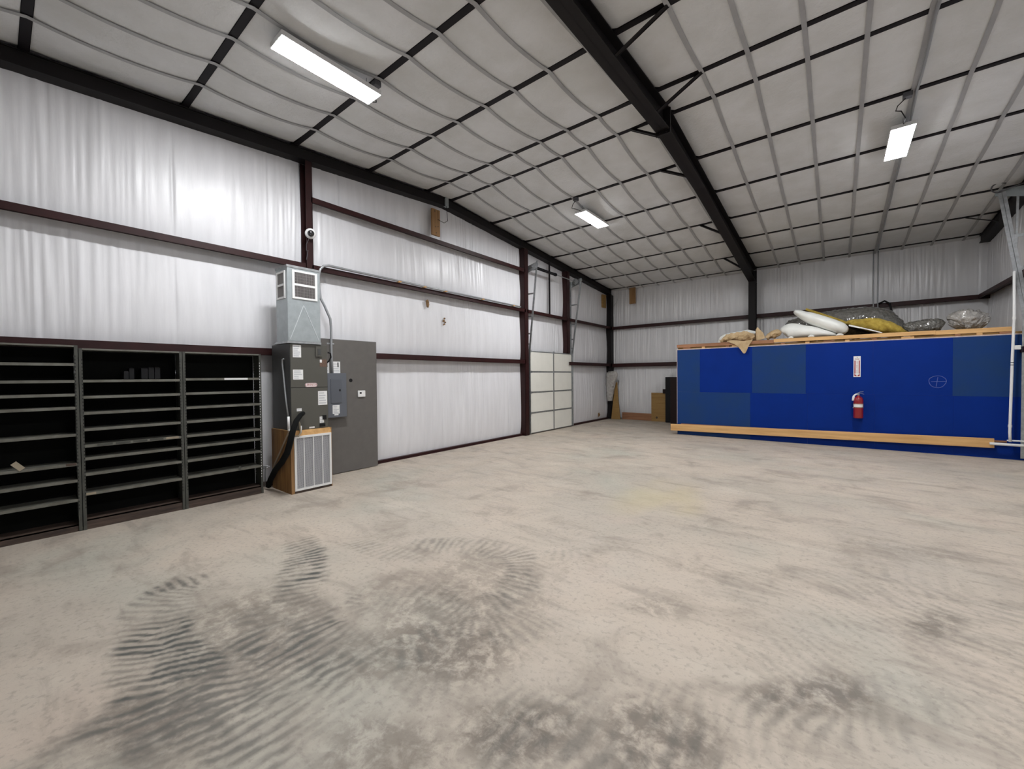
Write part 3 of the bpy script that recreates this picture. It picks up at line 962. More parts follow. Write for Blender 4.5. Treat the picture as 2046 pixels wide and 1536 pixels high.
def shelving(y0, y1, zs, label, top=2.085, kick=0.10):
    u = empty('shelving_unit', ((SX0 + SX1) / 2, (y0 + y1) / 2, 0), label, 'shelving', 'steel shelving units along the left wall')
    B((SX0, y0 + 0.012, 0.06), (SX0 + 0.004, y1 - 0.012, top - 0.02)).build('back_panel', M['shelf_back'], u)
    for yy, s in ((y0, 1), (y1, -1)):
        sp = B((SX0, yy, 0.03), (SX1 - 0.02, yy + s * 0.006, top - 0.01)).build('side_panel', M['shelf'], u)
        pst = MB().box((SX1 - 0.022, yy, 0.0), (SX1, yy + s * 0.028, top)).build('post', M['shelf'], u)
        # slot holes punched in post and side panel
        h = MB()
        z = 0.25
        while z < top - 0.12:
            h.box((SX1 - 0.001, yy + s * 0.019, z), (SX1 + 0.0012, yy + s * 0.026, z + 0.016))
            h.box((SX1 - 0.26, yy + s * 0.005, z), (SX1 - 0.252, yy + s * 0.0075, z + 0.012))
            z += 0.04
        h.build('slot_hole', M['white_pl'] if yy > 2.4 else M['black'], pst, kind='stuff')
    B((SX0, y0 + 0.006, top - 0.018), (SX1 - 0.002, y1 - 0.006, top)).build('top_shelf', M['shelf_lip'], u)
    for z in zs:
        sf = MB()
        sf.box((SX0 + 0.004, y0 + 0.028, z - 0.003), (SX1 - 0.006, y1 - 0.028, z + 0.012))
        sf.box((SX1 - 0.010, y0 + 0.028, z - 0.018), (SX1 - 0.004, y1 - 0.028, z + 0.012))
        sf.build('shelf', M['shelf_lip'], u)
    kk = B((SX1 - 0.03, y0 + 0.02, 0.0), (SX1 - 0.012, y1 - 0.02, kick)).build('kick_board', M['kick'], u)
    B((SX0 + 0.004, y0 + 0.01, kick - 0.012), (SX1 - 0.012, y1 - 0.01, kick)).build('bottom_shelf', M['kick'], u)
    return u


s1 = shelving(-0.335, 0.585, [1.887, 1.698, 1.546, 1.398, 1.094, 0.762, 0.576, 0.356], 'dark steel shelving unit cut off by the left edge of the picture', 2.10, 0.075)
s2 = shelving(0.592, 1.522, [1.700, 1.515, 1.331, 1.144, 0.956, 0.811, 0.632, 0.407], 'middle dark steel shelving unit with empty narrow shelves', 2.07, 0.11)
s3 = shelving(1.528, 2.458, [1.71, 1.52, 1.333, 1.146, 0.959, 0.811, 0.63, 0.412], 'dark steel shelving unit next to the wooden return air box', 2.07, 0.11)
def lip_tag(u, ya, yb, z, m, nm='shelf_label', h=0.026):
    B((SX1 - 0.004, ya, z - h / 2), (SX1 - 0.001, yb, z + h / 2)).build(nm, m, u)


lip_tag(s3, 1.99, 2.28, 1.708, M['white_pl'])
for k in range(5):
    lip_tag(s2, 0.72 + 0.155 * k, 0.85 + 0.155 * k, 0.958, M['tan'] if k == 4 else M['shelf'])
lip_tag(s2, 0.62, 0.70, 0.407, M['tan'])
lip_tag(s1, 0.47, 0.55, 0.765, M['kick'])
lip_tag(s3, 2.14, 2.17, 0.43, M['shelf'], h=0.05)
MB().bar((SX1 - 0.02, 0.10, 0.85), (SX1 + 0.004, 0.16, 0.775), 0.05, 0.002, (1, 0, 0)).build('paper_tag', M['tan'], loc=(SX1 - 0.01, 0.13, 0.775), label='small curled yellow paper tag on the left shelving unit', cat='tag')
for k, (ya, yb, h) in enumerate(((0.98, 1.03, 0.10), (1.03, 1.08, 0.14), (1.14, 1.21, 0.14), (1.21, 1.27, 0.15), (1.27, 1.33, 0.15))):
    MB().box((SX0 + 0.03, ya, 1.714), (SX0 + 0.15, yb - 0.004, 1.712 + h)).box((SX0 + 0.05, ya + 0.008, 1.712 + h), (SX0 + 0.13, yb - 0.012, 1.712 + h + 0.008)).build('shelf_box', M['black'], loc=(SX0 + 0.09, (ya + yb) / 2, 1.712), bevel=0.004,
        label=['leftmost', 'second', 'third', 'fourth', 'rightmost'][k] + ' of five small black boxes on the top shelf of the middle shelving unit', cat='box', group='black boxes on the top shelf')

# ------------------------------------------------------------------ return air box, air handler, plenum
rb = empty('return_air_box', (-6.6, 2.98, 0), 'stained plywood return air box with white grille under the air handler', 'air box')
BX, BY0, BY1, BZ = -6.262, 2.672, 3.292, 0.93
B((-6.93, BY0, 0.0), (BX - 0.018, BY0 + 0.018, BZ)).build('side_panel', M['ply_box'], rb)
B((-6.93, BY1 - 0.018, 0.0), (BX - 0.018, BY1, BZ)).build('side_panel', M['ply_box'], rb)
B((-6.93, BY0 + .018, BZ - 0.02), (BX, BY1 - .018, BZ)).build('top_panel', M['pine'], rb)
B((-6.93, BY0 + .018, 0.0), (-6.915, BY1 - .018, BZ - .02)).build('back_panel', M['ply_box'], rb)
B((BX - 0.018, BY0, 0.0), (BX, BY0 + 0.045, BZ)).build('front_stile', M['pine_v'], rb)
B((BX - 0.018, BY1 - 0.014, 0.0), (BX, BY1, BZ)).build('front_stile', M['pine_v'], rb)
B((BX - 0.018, BY0 + .045, 0.85), (BX, BY1 - .014, BZ - .02)).build('front_rail', M['pine'], rb)
B((BX - 0.018, BY0 + .045, 0.0), (BX, BY1 - .014, 0.035)).build('front_rail', M['kick'], rb)
g = B((BX - 0.012, BY0 + 0.05, 0.04), (BX - 0.004, BY1 - 0.016, 0.85)).build('return_grille', M['grille'], rb)
ga, gb, gz0, gz1 = BY0 + 0.046, BY1 - 0.012, 0.037, 0.852
fr = MB().box((BX - .004, ga, gz0), (BX + .012, ga + .03, gz1)).box((BX - .004, gb - .03, gz0), (BX + .012, gb, gz1)).box((BX - .004, ga + .03, gz0), (BX + .012, gb - .03, gz0 + .03)).box((BX - .004, ga + .03, gz1 - .032), (BX + .012, gb - .03, gz1))
fr.build('grille_frame', M['white_metal'], g)
for k in range(1, 4):
    yy = ga + (gb - ga) * k / 4
    B((BX - .004, yy - 0.006, gz0 + .03), (BX + .008, yy + 0.006, gz1 - .03)).build('grille_bar', M['white_metal'], g)
nf = 46
for k in range(nf):
    z = gz0 + 0.035 + (gz1 - gz0 - 0.075) * k / (nf - 1)
    B((BX - .005, ga + .028, z), (BX + .003, gb - .028, z + 0.006)).build('louvre', M['louvre'], g)

ah = empty('air_handler', (-6.6, 2.98, 0.93), 'charcoal air handler cabinet with white labels standing on the plywood box', 'air handler')
AX, AY0, AY1, AZ0, AZ1 = -6.295, 2.70, 3.262, 0.932, 2.225
B((-6.93, AY0, AZ0), (AX - 0.01, AY1, AZ1)).build('cabinet', M['ac_dark'], ah, bevel=0.004)
up_ = B((AX - 0.01, AY0 + 0.004, 1.572), (AX, AY1 - 0.004, AZ1 - 0.004)).build('upper_panel', M['ac'], ah, bevel=0.003)
lo_ = B((AX - 0.01, AY0 + 0.004, AZ0 + 0.004), (AX, AY1 - 0.004, 1.562)).build('lower_panel', M['ac'], ah, bevel=0.003)


def label_on(par, ya, yb, za, zb, lines=5, x=AX, m=None, t=0.0015, pm=None):
    l = B((x - 0.0002, ya, za), (x + t, yb, zb)).build('label', m or M['paper'], par)
    if lines:
        q = MB()
        rnd = random.Random(int(ya * 1000 + za * 777))
        for k in range(lines):
            zz = zb - (zb - za) * (k + 0.8) / (lines + 0.6)
            hh = (zb - za) / (lines + 1) * 0.28
            q.box((x + t, ya + (yb - ya) * 0.10, zz - hh), (x + t + .0006, ya + (yb - ya) * rnd.uniform(.55, .92), zz + hh))
        q.build('printed_text', pm or M['print'], l)
    return l


label_on(up_, 2.738, 2.858, 2.02, 2.205, 6)
label_on(up_, 2.735, 2.882, 1.690, 1.838, 5)
label_on(lo_, 3.103, 3.246, 1.291, 1.507, 5)
label_on(lo_, 2.780, 2.852, 1.217, 1.258, 1)
label_on(lo_, 3.122, 3.190, 1.014, 1.110, 3)
B((AX, 3.165, 1.06), (AX + 0.012, 3.225, 1.13)).build('drain_port', M['black'], lo_)
B((AX, 3.12, 0.955), (AX + 0.012, 3.205, 1.0)).build('drain_port', M['black'], lo_)
label_on(lo_, 2.96, 3.04, 0.945, 0.968, 1)
bk = B((AX, 3.072, 2.038), (AX + 0.02, 3.172, 2.195)).build('breaker_cover', M['ac'], up_, bevel=0.004)
B((AX + 0.02, 3.10, 2.07), (AX + 0.024, 3.145, 2.16)).build('breaker_toggle', M['ac_dark'], up_)
wt = B((AX, 3.138, 1.885), (AX + 0.0015, 3.25, 1.998)).build('warning_label', M['warn'], up_)
label_on(up_, 3.14, 3.172, 1.95, 1.995, 0, AX + 0.0015)
# oval maker's badge
q = MB()
n = 28
pl = []
bc, bz, hw_, hh_ = 3.0, 1.605, 0.093, 0.032
for k in range(n):
    a = 2 * math.pi * k / n
    cx = (hw_ - hh_) * (1 if math.cos(a) > 0 else -1)
    pl.append((bc + cx + hh_ * math.cos(a), bz + hh_ * math.sin(a)))
bd = MB().prism(pl, AX, AX + 0.004, 0).build('badge', M['paper'], up_)
rim = [(bc + (y - bc) * 0.95, bz + (z - bz) * 0.88) for y, z in pl]
MB().tube([(AX + 0.0045, y, z) for y, z in rim] + [(AX + 0.0045, *rim[0])], 0.0022, 4).build('badge_rim', M['sign_red'], up_)
text_mesh('badge_lettering', 'LENNOX', 0.044, M['sign_red'], up_, (AX + 0.0045, bc, bz), (0, 1, 0), (0, 0, 1))

pn = empty('supply_plenum', (-6.5, 2.92, 2.23), 'galvanised sheet metal plenum with two white grilles on top of the air handler', 'duct')
PX, PY0, PY1, PZ0, PZ1 = -6.272, 2.668, 3.150, 2.228, 3.365
PXB = -6.66
B((PXB, PY0, PZ0 + 0.03), (PX, PY1, PZ1)).build('duct_box', M['galv_sheet'], pn, bevel=0.006)
B((PXB - .006, PY0 - 0.006, PZ1 - 0.03), (PX + 0.006, PY1 + 0.006, PZ1 + 0.004)).build('top_cap', M['galv'], pn)
MB().prism([(PXB - 0.10, PZ0 - 0.001), (PX + 0.004, PZ0 - 0.001), (PX + 0.004, PZ0 + 0.03), (PXB, PZ0 + 0.03)], PY0 - 0.012, PY1 + 0.006, 1).build('base_flange', M['galv'], pn)
# cross-break creases
for ya in (PY0 + 0.03, PY1 - 0.03):
    MB().bar((PX, ya, PZ0 + 0.06), (PX, (PY0 + PY1) / 2 - 0.01, 2.80), 0.008, 0.010, (1, 0, 0)).build('crease', M['crease'], pn)


def register(plane, a0, a1, z0, z1):
    """white grille on the front (plane 'x') or the left side (plane 'y') with two openings"""
    r = MB()
    ops = [(z0 + 0.028, (z0 + z1) / 2 - 0.016), ((z0 + z1) / 2 + 0.016, z1 - 0.028)]
    fw_ = 0.034

    def bx(mb, a, b, za, zb, d0, d1):
        if plane == 'x':
            mb.box((PX + d0, a, za), (PX + d1, b, zb))
        else:
            mb.box((a, PY0 - d1, za), (b, PY0 - d0, zb))
        return mb
    bx(r, a0, a0 + fw_, z0, z1, 0, .014)
    bx(r, a1 - fw_, a1, z0, z1, 0, .014)
    bx(r, a0 + fw_, a1 - fw_, z0, ops[0][0], 0, .014)
    bx(r, a0 + fw_, a1 - fw_, ops[0][1], ops[1][0], 0, .014)
    bx(r, a0 + fw_, a1 - fw_, ops[1][1], z1, 0, .014)
    gr = r.build('supply_grille', M['white_metal'], pn, bevel=0.002)
    for za, zb in ops:
        bx(MB(), a0 + fw_, a1 - fw_, za, zb, 0.0, .002).build('dark_throat', M['brown_panel'], gr)
        nb = 18 if plane == 'x' else 10
        for k in range(nb):
            a = a0 + fw_ + (a1 - a0 - 2 * fw_) * (k + 0.5) / nb
            bx(MB(), a - 0.0035, a + 0.0035, za, zb, .002, .011).build('blade', M['blade'], gr)
        for k in range(1, 4):
            zz = za + (zb - za) * k / 4
            bx(MB(), a0 + fw_, a1 - fw_, zz - .002, zz + .002, .001, .006).build('blade', M['blade'], gr)


register('x', 2.735, 3.105, 2.885, 3.305)
register('y', -6.61, -6.33, 2.885, 3.29)

# ------------------------------------------------------------------ grey board with electrics
gb_ = B((-6.985, 3.40, 0.012), (-6.955, 4.575, 2.395)).build('backing_board', M['board'], loc=(-6.97, 4.0, 0), bevel=0.003, label='tall grey painted board standing against the left wall behind the electrical panel', cat='board')
MB().disc((-6.956, 4.035, 1.663), (1, 0, 0), 0.034, 0.003, 18).build('round_hole', M['black'], gb_)
th = empty('thermostat', (-6.95, 4.24, 1.41), 'small white thermostat on the grey board', 'thermostat')
B((-6.955, 4.165, 1.352), (-6.93, 4.315, 1.472)).build('case', M['white_pl'], th, bevel=0.008)
B((-6.931, 4.195, 1.412), (-6.9285, 4.235, 1.442)).build('display', M['black'], th)
bp_ = empty('breaker_panel', (-6.92, 3.75, 1.03), 'grey steel electrical breaker panel mounted on the grey board', 'electrical panel')
B((-6.953, 3.555, 1.03), (-6.86, 3.885, 1.785)).build('case', M['panelgrey'], bp_, bevel=0.004)
B((-6.862, 3.548, 1.022), (-6.855, 3.892, 1.793)).build('cover', M['panelgrey'], bp_, bevel=0.002)
pdr = B((-6.857, 3.60, 1.27), (-6.846, 3.80, 1.69)).build('door', M['panelgrey2'], bp_, bevel=0.004)
B((-6.848, 3.752, 1.475), (-6.842, 3.776, 1.51)).build('latch', M['black'], pdr)
plb = label_on(bp_, 3.63, 3.757, 1.085, 1.235, 5, -6.855)
label_on(bp_, 3.66, 3.735, 1.058, 1.078, 0, -6.855)
for a, b, lab in ((3.54, 3.632, 'white printed notice left of the conduit above the electrical panel'), (3.69, 3.835, 'white printed notice right of the conduit above the electrical panel')):
    o = B((-6.955, a, 1.795), (-6.953, b, 2.0)).build('paper_notice', M['paper'], loc=(-6.954, (a + b) / 2, 1.795), label=lab, cat='notice', group='notices on the grey board')
    q = MB()
    for k in range(4):
        q.box((-6.953, a + 0.015, 1.83 + 0.04 * k), (-6.9524, b - 0.02 - 0.012 * (k % 2), 1.842 + 0.04 * k))
    q.build('printed_text', M['print'], o)
    B((-6.953, b - 0.05, 1.90), (-6.952, b - 0.03, 1.985)).build('printed_mark', M['black'], o)

# conduits
MB().tube([(-6.90, 3.66, 1.79), (-6.93, 3.665, 2.10), (-6.93, 3.665, 2.62), (-6.93, 3.655, 2.74), (-6.93, 3.56, 2.95), (-6.95, 3.50, 3.08), (-6.96, 3.48, 3.3), (-6.96, 3.485, 3.48), (-6.96, 3.51, 3.58), (-6.96, 3.57, 3.645),
           (-6.96, 3.66, 3.672), (-6.96, 4.2, 3.665), (-6.96, 6.0, 3.66), (-6.96, 9.2, 3.66)], 0.021, 10).build('electrical_conduit', M['conduit'], loc=(-6.90, 3.66, 1.79), smooth=True,
    label='grey conduit rising from the electrical panel and bending along the girt', cat='conduit')
B((-6.955, 3.60, 2.30), (-6.953, 3.73, 2.325)).build('conduit_strap', M['galv'], loc=(-6.93, 3.665, 2.30), label='short galvanised strap holding the conduit at the top of the grey board', cat='clamp')
for k, y in enumerate((5.1, 5.75, 6.35, 7.6, 8.85)):
    B((-7.0, y, 3.640), (-6.93, y + 0.07, 3.662)).build('conduit_block', M['pine'], loc=(-6.965, y, 3.64), label=['first', 'second', 'third', 'fourth', 'last'][k] + ' small pine block under the wall conduit counting from the plenum', cat='wood block', group='pine blocks under the conduit')
MB().tube([(AX + 0.02, 3.26, 2.11), (AX + 0.02, 3.30, 2.10), (AX + 0.01, 3.315, 2.04), (AX, 3.29, 1.98), (AX - 0.02, 3.262, 1.95)], 0.012, 8).build('flexible_cable', M['black'], loc=(AX, 3.29, 1.98), smooth=True,
    label='short black cable curving out of the air handler near the electrical panel', cat='cable')
# refrigerant hose, drain pipes
MB().tube([(AX + 0.03, 2.86, 1.185), (AX + 0.09, 2.79, 1.16), (AX + 0.14, 2.71, 1.09), (-6.09, 2.63, 0.96), (-6.09, 2.59, 0.80), (-6.18, 2.585, 0.64), (-6.37, 2.585, 0.48), (-6.60, 2.585, 0.33), (-6.77, 2.585, 0.17), (-6.86, 2.585, 0.05)],
          [0.030, 0.034, 0.037, 0.040, 0.042, 0.043, 0.043, 0.042, 0.040, 0.040], 12).build('insulated_hose', M['hose'], loc=(AX - 0.6, 2.6, 0.02), smooth=True, label='thick black foam covered refrigerant hose drooping beside the plywood box', cat='hose')
MB().tube([(-6.26, 2.648, 0.93), (-6.28, 2.65, 0.91), (-6.36, 2.652, 0.83), (-6.55, 2.652, 0.63), (-6.78, 2.652, 0.39), (-6.96, 2.652, 0.15), (-6.97, 2.65, 0.03)], 0.013, 8).build('drain_pipe', M['tan'], loc=(-6.82, 2.59, 0.02), smooth=True, label='thin tan drain pipe slanting down beside the plywood box', cat='pipe')
MB().tube([(-6.275, 2.655, 0.94), (-6.285, 2.655, 1.15)], 0.017, 10).tube([(-6.275, 2.655, 0.955), (-6.21, 2.66, 0.93)], 0.015, 8).build('vent_pipe', M['white_pl'], loc=(-6.39, 2.655, 0.86), smooth=True, label='short white upright plastic vent pipe beside the air handler', cat='pipe')
MB().tube([(AX + 0.01, 2.80, 1.06), (AX + 0.04, 2.80, 1.03), (AX + 0.065, 2.80, 0.90), (AX + 0.065, 2.77, 0.855), (AX + 0.065, 2.72, 0.86), (AX + 0.065, 2.70, 0.90), (AX + 0.065, 2.73, 0.98)], 0.012, 8).build('drain_trap', M['tan'], loc=(AX + .05, 2.76, 0.85), smooth=True, label='curved tan drain trap below the air handler', cat='pipe')
MB().tube([(AX + 0.045, 2.815, 1.0), (AX + 0.045, 2.815, 0.90)], 0.014, 8).build('drain_stub', M['white_pl'], loc=(AX + .045, 2.815, 0.90), smooth=True, label='short white pipe stub at the front of the air handler', cat='pipe')
MB().tube([(-6.47, 2.685, 2.0), (-6.50, 2.675, 1.99), (-6.50, 2.675, 1.93), (-6.40, 2.672, 1.40), (-6.33, 2.672, 1.15)], 0.012, 8).build('side_pipe', M['conduit'], loc=(-6.33, 2.672, 1.15), smooth=True, label='thin grey pipe slanting down the left side of the air handler', cat='pipe')
MB().tube([(-6.86, 2.50, 0.36), (-6.84, 2.56, 0.37), (-6.82, 2.60, 0.36), (-6.83, 2.56, 0.34), (-6.86, 2.50, 0.34)], 0.008, 6).tube([(-6.86, 2.55, 0.36), (-6.90, 2.55, 0.03)], 0.008, 6).build('drain_valve', M['galv'], loc=(-6.87, 2.55, 0.02), smooth=True, label='small metal valve between the shelving and the plywood box', cat='valve')

# dome camera on the column
dc = empty('security_camera', (-6.99, 3.365, 4.14), 'white dome security camera with black lens on the red column', 'camera')
q = MB()
ax_ = Vector((0.92, -0.35, -0.18)).normalized()
e1 = ax_.cross(Vector((0, 0, 1))).normalized()
e2 = e1.cross(ax_)
cc = Vector((-6.960, 3.352, 4.14))


def lathe_dir(prof, n=20):
    vs, fs = [], []
    for r, h in prof:
        for k in range(n):
            a = 2 * math.pi * k / n
            vs.append(cc + ax_ * h + (e1 * math.cos(a) + e2 * math.sin(a)) * r)
    for i in range(len(prof) - 1):
        for k in range(n):
            k2 = (k + 1) % n
            fs.append((i * n + k, i * n + k2, (i + 1) * n + k2, (i + 1) * n + k))
    fs.append(tuple((len(prof) - 1) * n + k for k in range(n)))
    fs.append(tuple(range(n))[::-1])
    return MB().add(vs, fs)


lathe_dir([(0.06, -0.02), (0.085, 0.0), (0.085, 0.04), (0.075, 0.065), (0.052, 0.072)]).build('housing', M['white_pl'], dc, smooth=True)
lathe_dir([(0.055, 0.06), (0.052, 0.085), (0.038, 0.105), (0.015, 0.115)]).build('lens_dome', M['glass_dark'], dc, smooth=True)
MB().tube([(-6.95, 3.33, 4.07), (-6.985, 3.29, 3.95), (-6.985, 3.29, 3.85), (-6.985, 3.32, 3.86), (-6.985, 3.29, 3.7)], 0.005, 5).build('camera_cable', M['jbox'], dc)

# wood blocks fixed high on the walls
def wood_block(a, b, label, m):
    loc = tuple((p + q) / 2 for p, q in zip(a, b))
    o = B(a, b).build('wood_block', m, loc=loc, bevel=0.004, label=label, cat='wood block')
    return o


o = wood_block((-7.04, 6.05, 4.86), (-6.995, 6.28, 5.44), 'brown pine board with knots fixed high on the left wall under the ridge', M['pine_v'])
for y, z in ((6.13, 5.39), (6.22, 5.07), (6.17, 4.92), (6.15, 5.05)):
    MB().disc((-6.996, y, z), (1, 0, 0), 0.014, 0.003, 10).build('knot', M['kick'], o)
MB().tube([(-6.98, 6.2, 5.22), (-6.95, 6.36, 5.18), (-6.95, 6.47, 5.26), (-6.97, 6.47, 5.45), (-6.99, 6.48, 5.6)], 0.006, 6).build('hanging_wire', M['black'], loc=(-6.96, 6.4, 5.2), label='thin black wire looping from the high pine board', cat='wire')
wood_block((-6.27, 15.23, 4.46), (-6.03, 15.27, 5.07), 'brown board fixed high on the far wall near the corner', M['pine_v'])
wood_block((-7.16, 14.66, 4.36), (-7.09, 14.93, 4.86), 'dull olive board high on the left wall next to the far corner', M['ply_old'])
MB().tube([(-6.72, 15.28, 5.05), (-6.74, 15.27, 4.8), (-6.80, 15.27, 4.6), (-6.95, 15.28, 4.45)], 0.006, 6).build('hanging_wire', M['conduit'], loc=(-6.8, 15.27, 4.5), label='thin grey wire hanging at the top of the far corner', cat='wire')

# ------------------------------------------------------------------ things in the far corner
def crumple(name, rows, nlen, nring, m, loc, label, cat, amp=0.03, f=4.0, seed=0, group=None, crk=0.0, flat=None, smooth=True, kind=None):
    """closed lofted body: rows = list of (cx,cy,cz, ry, rz, rx_dir) rings along x-like axis given by centre points; ring lies across the path"""
    P = [Vector(r[:3]) for r in rows]
    S = spline([tuple(p) + (r[3], r[4]) for p, r in zip(P, rows)], nlen)
    vs, fs = [], []
    n = len(S)
    for i in range(n):
        c = Vector(S[i][:3])
        t = Vector(S[min(i + 1, n - 1)][:3]) - Vector(S[max(i - 1, 0)][:3])
        t.normalize()
        side = t.cross(Vector((0, 0, 1)))
        if side.length < 0.2:
            side = Vector((0, 1, 0))
        side.normalize()
        upv = side.cross(t)
        for k in range(nring):
            a = 2 * math.pi * k / nring
            p = c + side * (math.cos(a) * S[i][3]) + upv * (math.sin(a) * S[i][4])
            d = noise.noise(p * f + Vector((seed, 0, 0))) + 0.5 * noise.noise(p * f * 2.3 + Vector((0, seed, 0))) + 0.3 * abs(noise.noise(p * f * 5 + Vector((0, 0, seed))))
            nrm = (side * math.cos(a) + upv * math.sin(a))
            p = p + nrm * d * amp
            if crk:
                p = p + nrm * crk * (abs(noise.noise(p * 13 + Vector((seed, 2, 0)))) + 0.6 * abs(noise.noise(p * 29 + Vector((1, seed, 0)))))
            if flat is not None:
                p.z = max(p.z, flat)
            vs.append(p)
    for i in range(n - 1):
        for k in range(nring):
            k2 = (k + 1) % nring
            fs.append((i * nring + k, i * nring + k2, (i + 1) * nring + k2, (i + 1) * nring + k))
    fs.append(tuple(range(nring))[::-1])
    fs.append(tuple((n - 1) * nring + k for k in range(nring)))
    return MB().add(vs, fs).build(name, m, loc=loc, smooth=smooth, label=label, cat=cat, group=group, kind=kind)


MB().prism([(-6.98, 0.0), (-6.60, 0.0), (-6.70, 0.9), (-6.73, 1.45), (-6.80, 1.45), (-6.90, 0.7)], 15.10, 15.14, 1).build('leaning_plank', M['ply_old'], loc=(-6.8, 15.1, 0), bevel=0.004, label='tapering brown plank leaning in the far corner behind the plastic roll', cat='plank')
crumple('plastic_roll', [(-6.97, 14.95, 0.72, .08, .10), (-6.97, 14.95, 0.95, .10, .14), (-6.93, 14.95, 1.3, .11, .18), (-6.89, 14.95, 1.6, .11, .22), (-6.86, 14.95, 1.80, .10, .23), (-6.86, 14.95, 1.88, .05, .16)], 6, 16, M['clear'],
        (-6.9, 15.03, 0.72), 'crumpled grey plastic sheet roll hanging in the far corner', 'plastic roll', 0.02, 5, 3)
B((-6.60, 15.27, 0.0), (-5.25, 15.31, 0.27)).build('floor_plank', M['pine_dark'], loc=(-5.9, 15.29, 0), bevel=0.004, label='long brown plank standing on edge along the far wall base', cat='plank')
ob = B((-5.42, 15.20, 0.0), (-4.80, 15.235, 1.06)).build('plywood_offcut', M['ply_old'], loc=(-5.1, 15.22, 0), bevel=0.003, label='square ochre plywood offcut leaning by the far wall beside the dark panels', cat='plywood')
MB().disc((-5.22, 15.199, 0.14), (0, 1, 0), 0.04, 0.003, 12).build('knot', M['kick'], ob)
B((-4.98, 15.14, 1.04), (-4.78, 15.18, 1.20)).build('scrap_block', M['brown_panel'], loc=(-4.9, 15.16, 1.04), label='small black scrap piece above the plywood offcut', cat='scrap')
B((-4.84, 15.0, 0.0), (-4.30, 15.13, 1.64)).build('black_panel', M['black'], loc=(-4.6, 15.06, 0), bevel=0.004, label='tall black panel standing behind the dark brown panel in the far corner', cat='panel')
B((-4.16, 13.38, 0.0), (-3.70, 13.44, 1.63)).build('dark_door_slab', M['brown_panel'], loc=(-3.9, 13.4, 0), bevel=0.004, label='tall dark brown panel standing at the left end of the blue partition', cat='panel')

# ------------------------------------------------------------------ blue partition
PYF = 12.25
wp = B((-3.60, PYF + 0.014, 0.0), (2.90, PYF + 0.10, 2.415)).build('wall_partition', M['pine_dark'], loc=(-0.4, PYF + 0.05, 0), kind='structure', label='low blue plywood partition with patchy panels across the far right', cat='wall')
B((-3.60, PYF + 0.10, 0.0), (-3.50, 15.0, 2.415)).build('return_wall', M['pine_dark'], wp)
top_j = [(-3.61, -3.0, 1), (-3.0, -1.725, 0), (-1.725, -0.59, 1), (-0.59, 0.64, 0), (0.64, 1.873, 0), (1.873, 2.90, 1)]
bot_j = [(-3.61, -1.768, 1), (-1.768, -0.55, 0), (-0.55, 0.67, 0), (0.67, 1.89, 0), (1.89, 2.90, 0)]
for row, z0, z1 in ((top_j, 1.2215, 2.425), (bot_j, 0.002, 1.2205)):
    for a, b, du in row:
        B((a + 0.0005, PYF + (0.0 if du else 0.0012), z0), (b - 0.0005, PYF + 0.014, z1)).build('plywood_sheet', M['blue_dusty'] if du else M['blue'], wp)
for a, b in ((-3.61, 0.1), (0.1, 2.9)):
    B((a, PYF - 0.002, 2.425), (b, PYF + 0.10, 2.447)).build('edge_strip', M['edge'], wp)
B((-3.622, PYF - 0.002, 0.30), (-3.61, PYF + 0.10, 2.447)).build('edge_strip', M['edge'], wp)
# roof deck and lumber
B((-3.60, PYF + 0.04, 2.447), (2.90, 15.0, 2.49)).build('roof_deck', M['ply_old'], wp)
for a, b, m, z0, z1, y in ((-3.62, -1.25, 'pine_dark', 2.492, 2.578, 0.0), (-1.25, 1.62, 'pine', 2.505, 2.590, -0.01), (1.60, 2.66, 'pine', 2.494, 2.585, 0.012)):
    MB().box((a, PYF + y, z0), (b, PYF + y + 0.085, z1)).build('top_plate', M[m], wp, bevel=0.004)
for k, x in enumerate((-3.45, -2.95, -2.35, -2.2, -1.1, -0.6, -0.25, 0.15, 0.62, 1.1, 1.9, 2.2, 2.5)):
    B((x, PYF + 0.01, 2.448), (x + (0.08 if k % 3 else 0.2), PYF + 0.06, 2.492)).build('spacer_block', M['pine'] if k % 2 else M['pine_dark'], wp)
mb = MB()
L0, L1 = Vector((-3.77, PYF - 0.085, 0.107)), Vector((2.43, PYF - 0.085, 0.215))
bb = MB().bar(L0 + Vector((0, 0, .093)), L1 + Vector((0, 0, .093)), 0.045, 0.186, (0, 0, 1)).build('bumper_board', M['pine'], wp, bevel=0.004)
MB().bar((-3.5, PYF - 0.03, 0.30), (2.60, PYF - 0.03, 0.345), 0.06, 0.03, (0, 0, 1)).build('bumper_ledge', M['pine_dark'], wp)
# chalk mark
q = MB()
cp = []
for k in range(25):
    a = 2 * math.pi * k / 24 + 0.6
    r = 1 + 0.03 * math.sin(3 * a) + 0.02 * math.sin(5 * a + 1)
    cp.append((1.655 + 0.128 * r * math.cos(a), PYF - 0.0005, 1.515 + 0.125 * r * math.sin(a)))
q.tube(cp, 0.0045, 4)
q.tube([(1.56, PYF - 0.0005, 1.515), (1.775, PYF - 0.0005, 1.522)], 0.0045, 4).tube([(1.66, PYF - 0.0005, 1.61), (1.635, PYF - 0.0005, 1.41)], 0.004, 4)
q.build('chalk_mark', M['chalk'], wp)

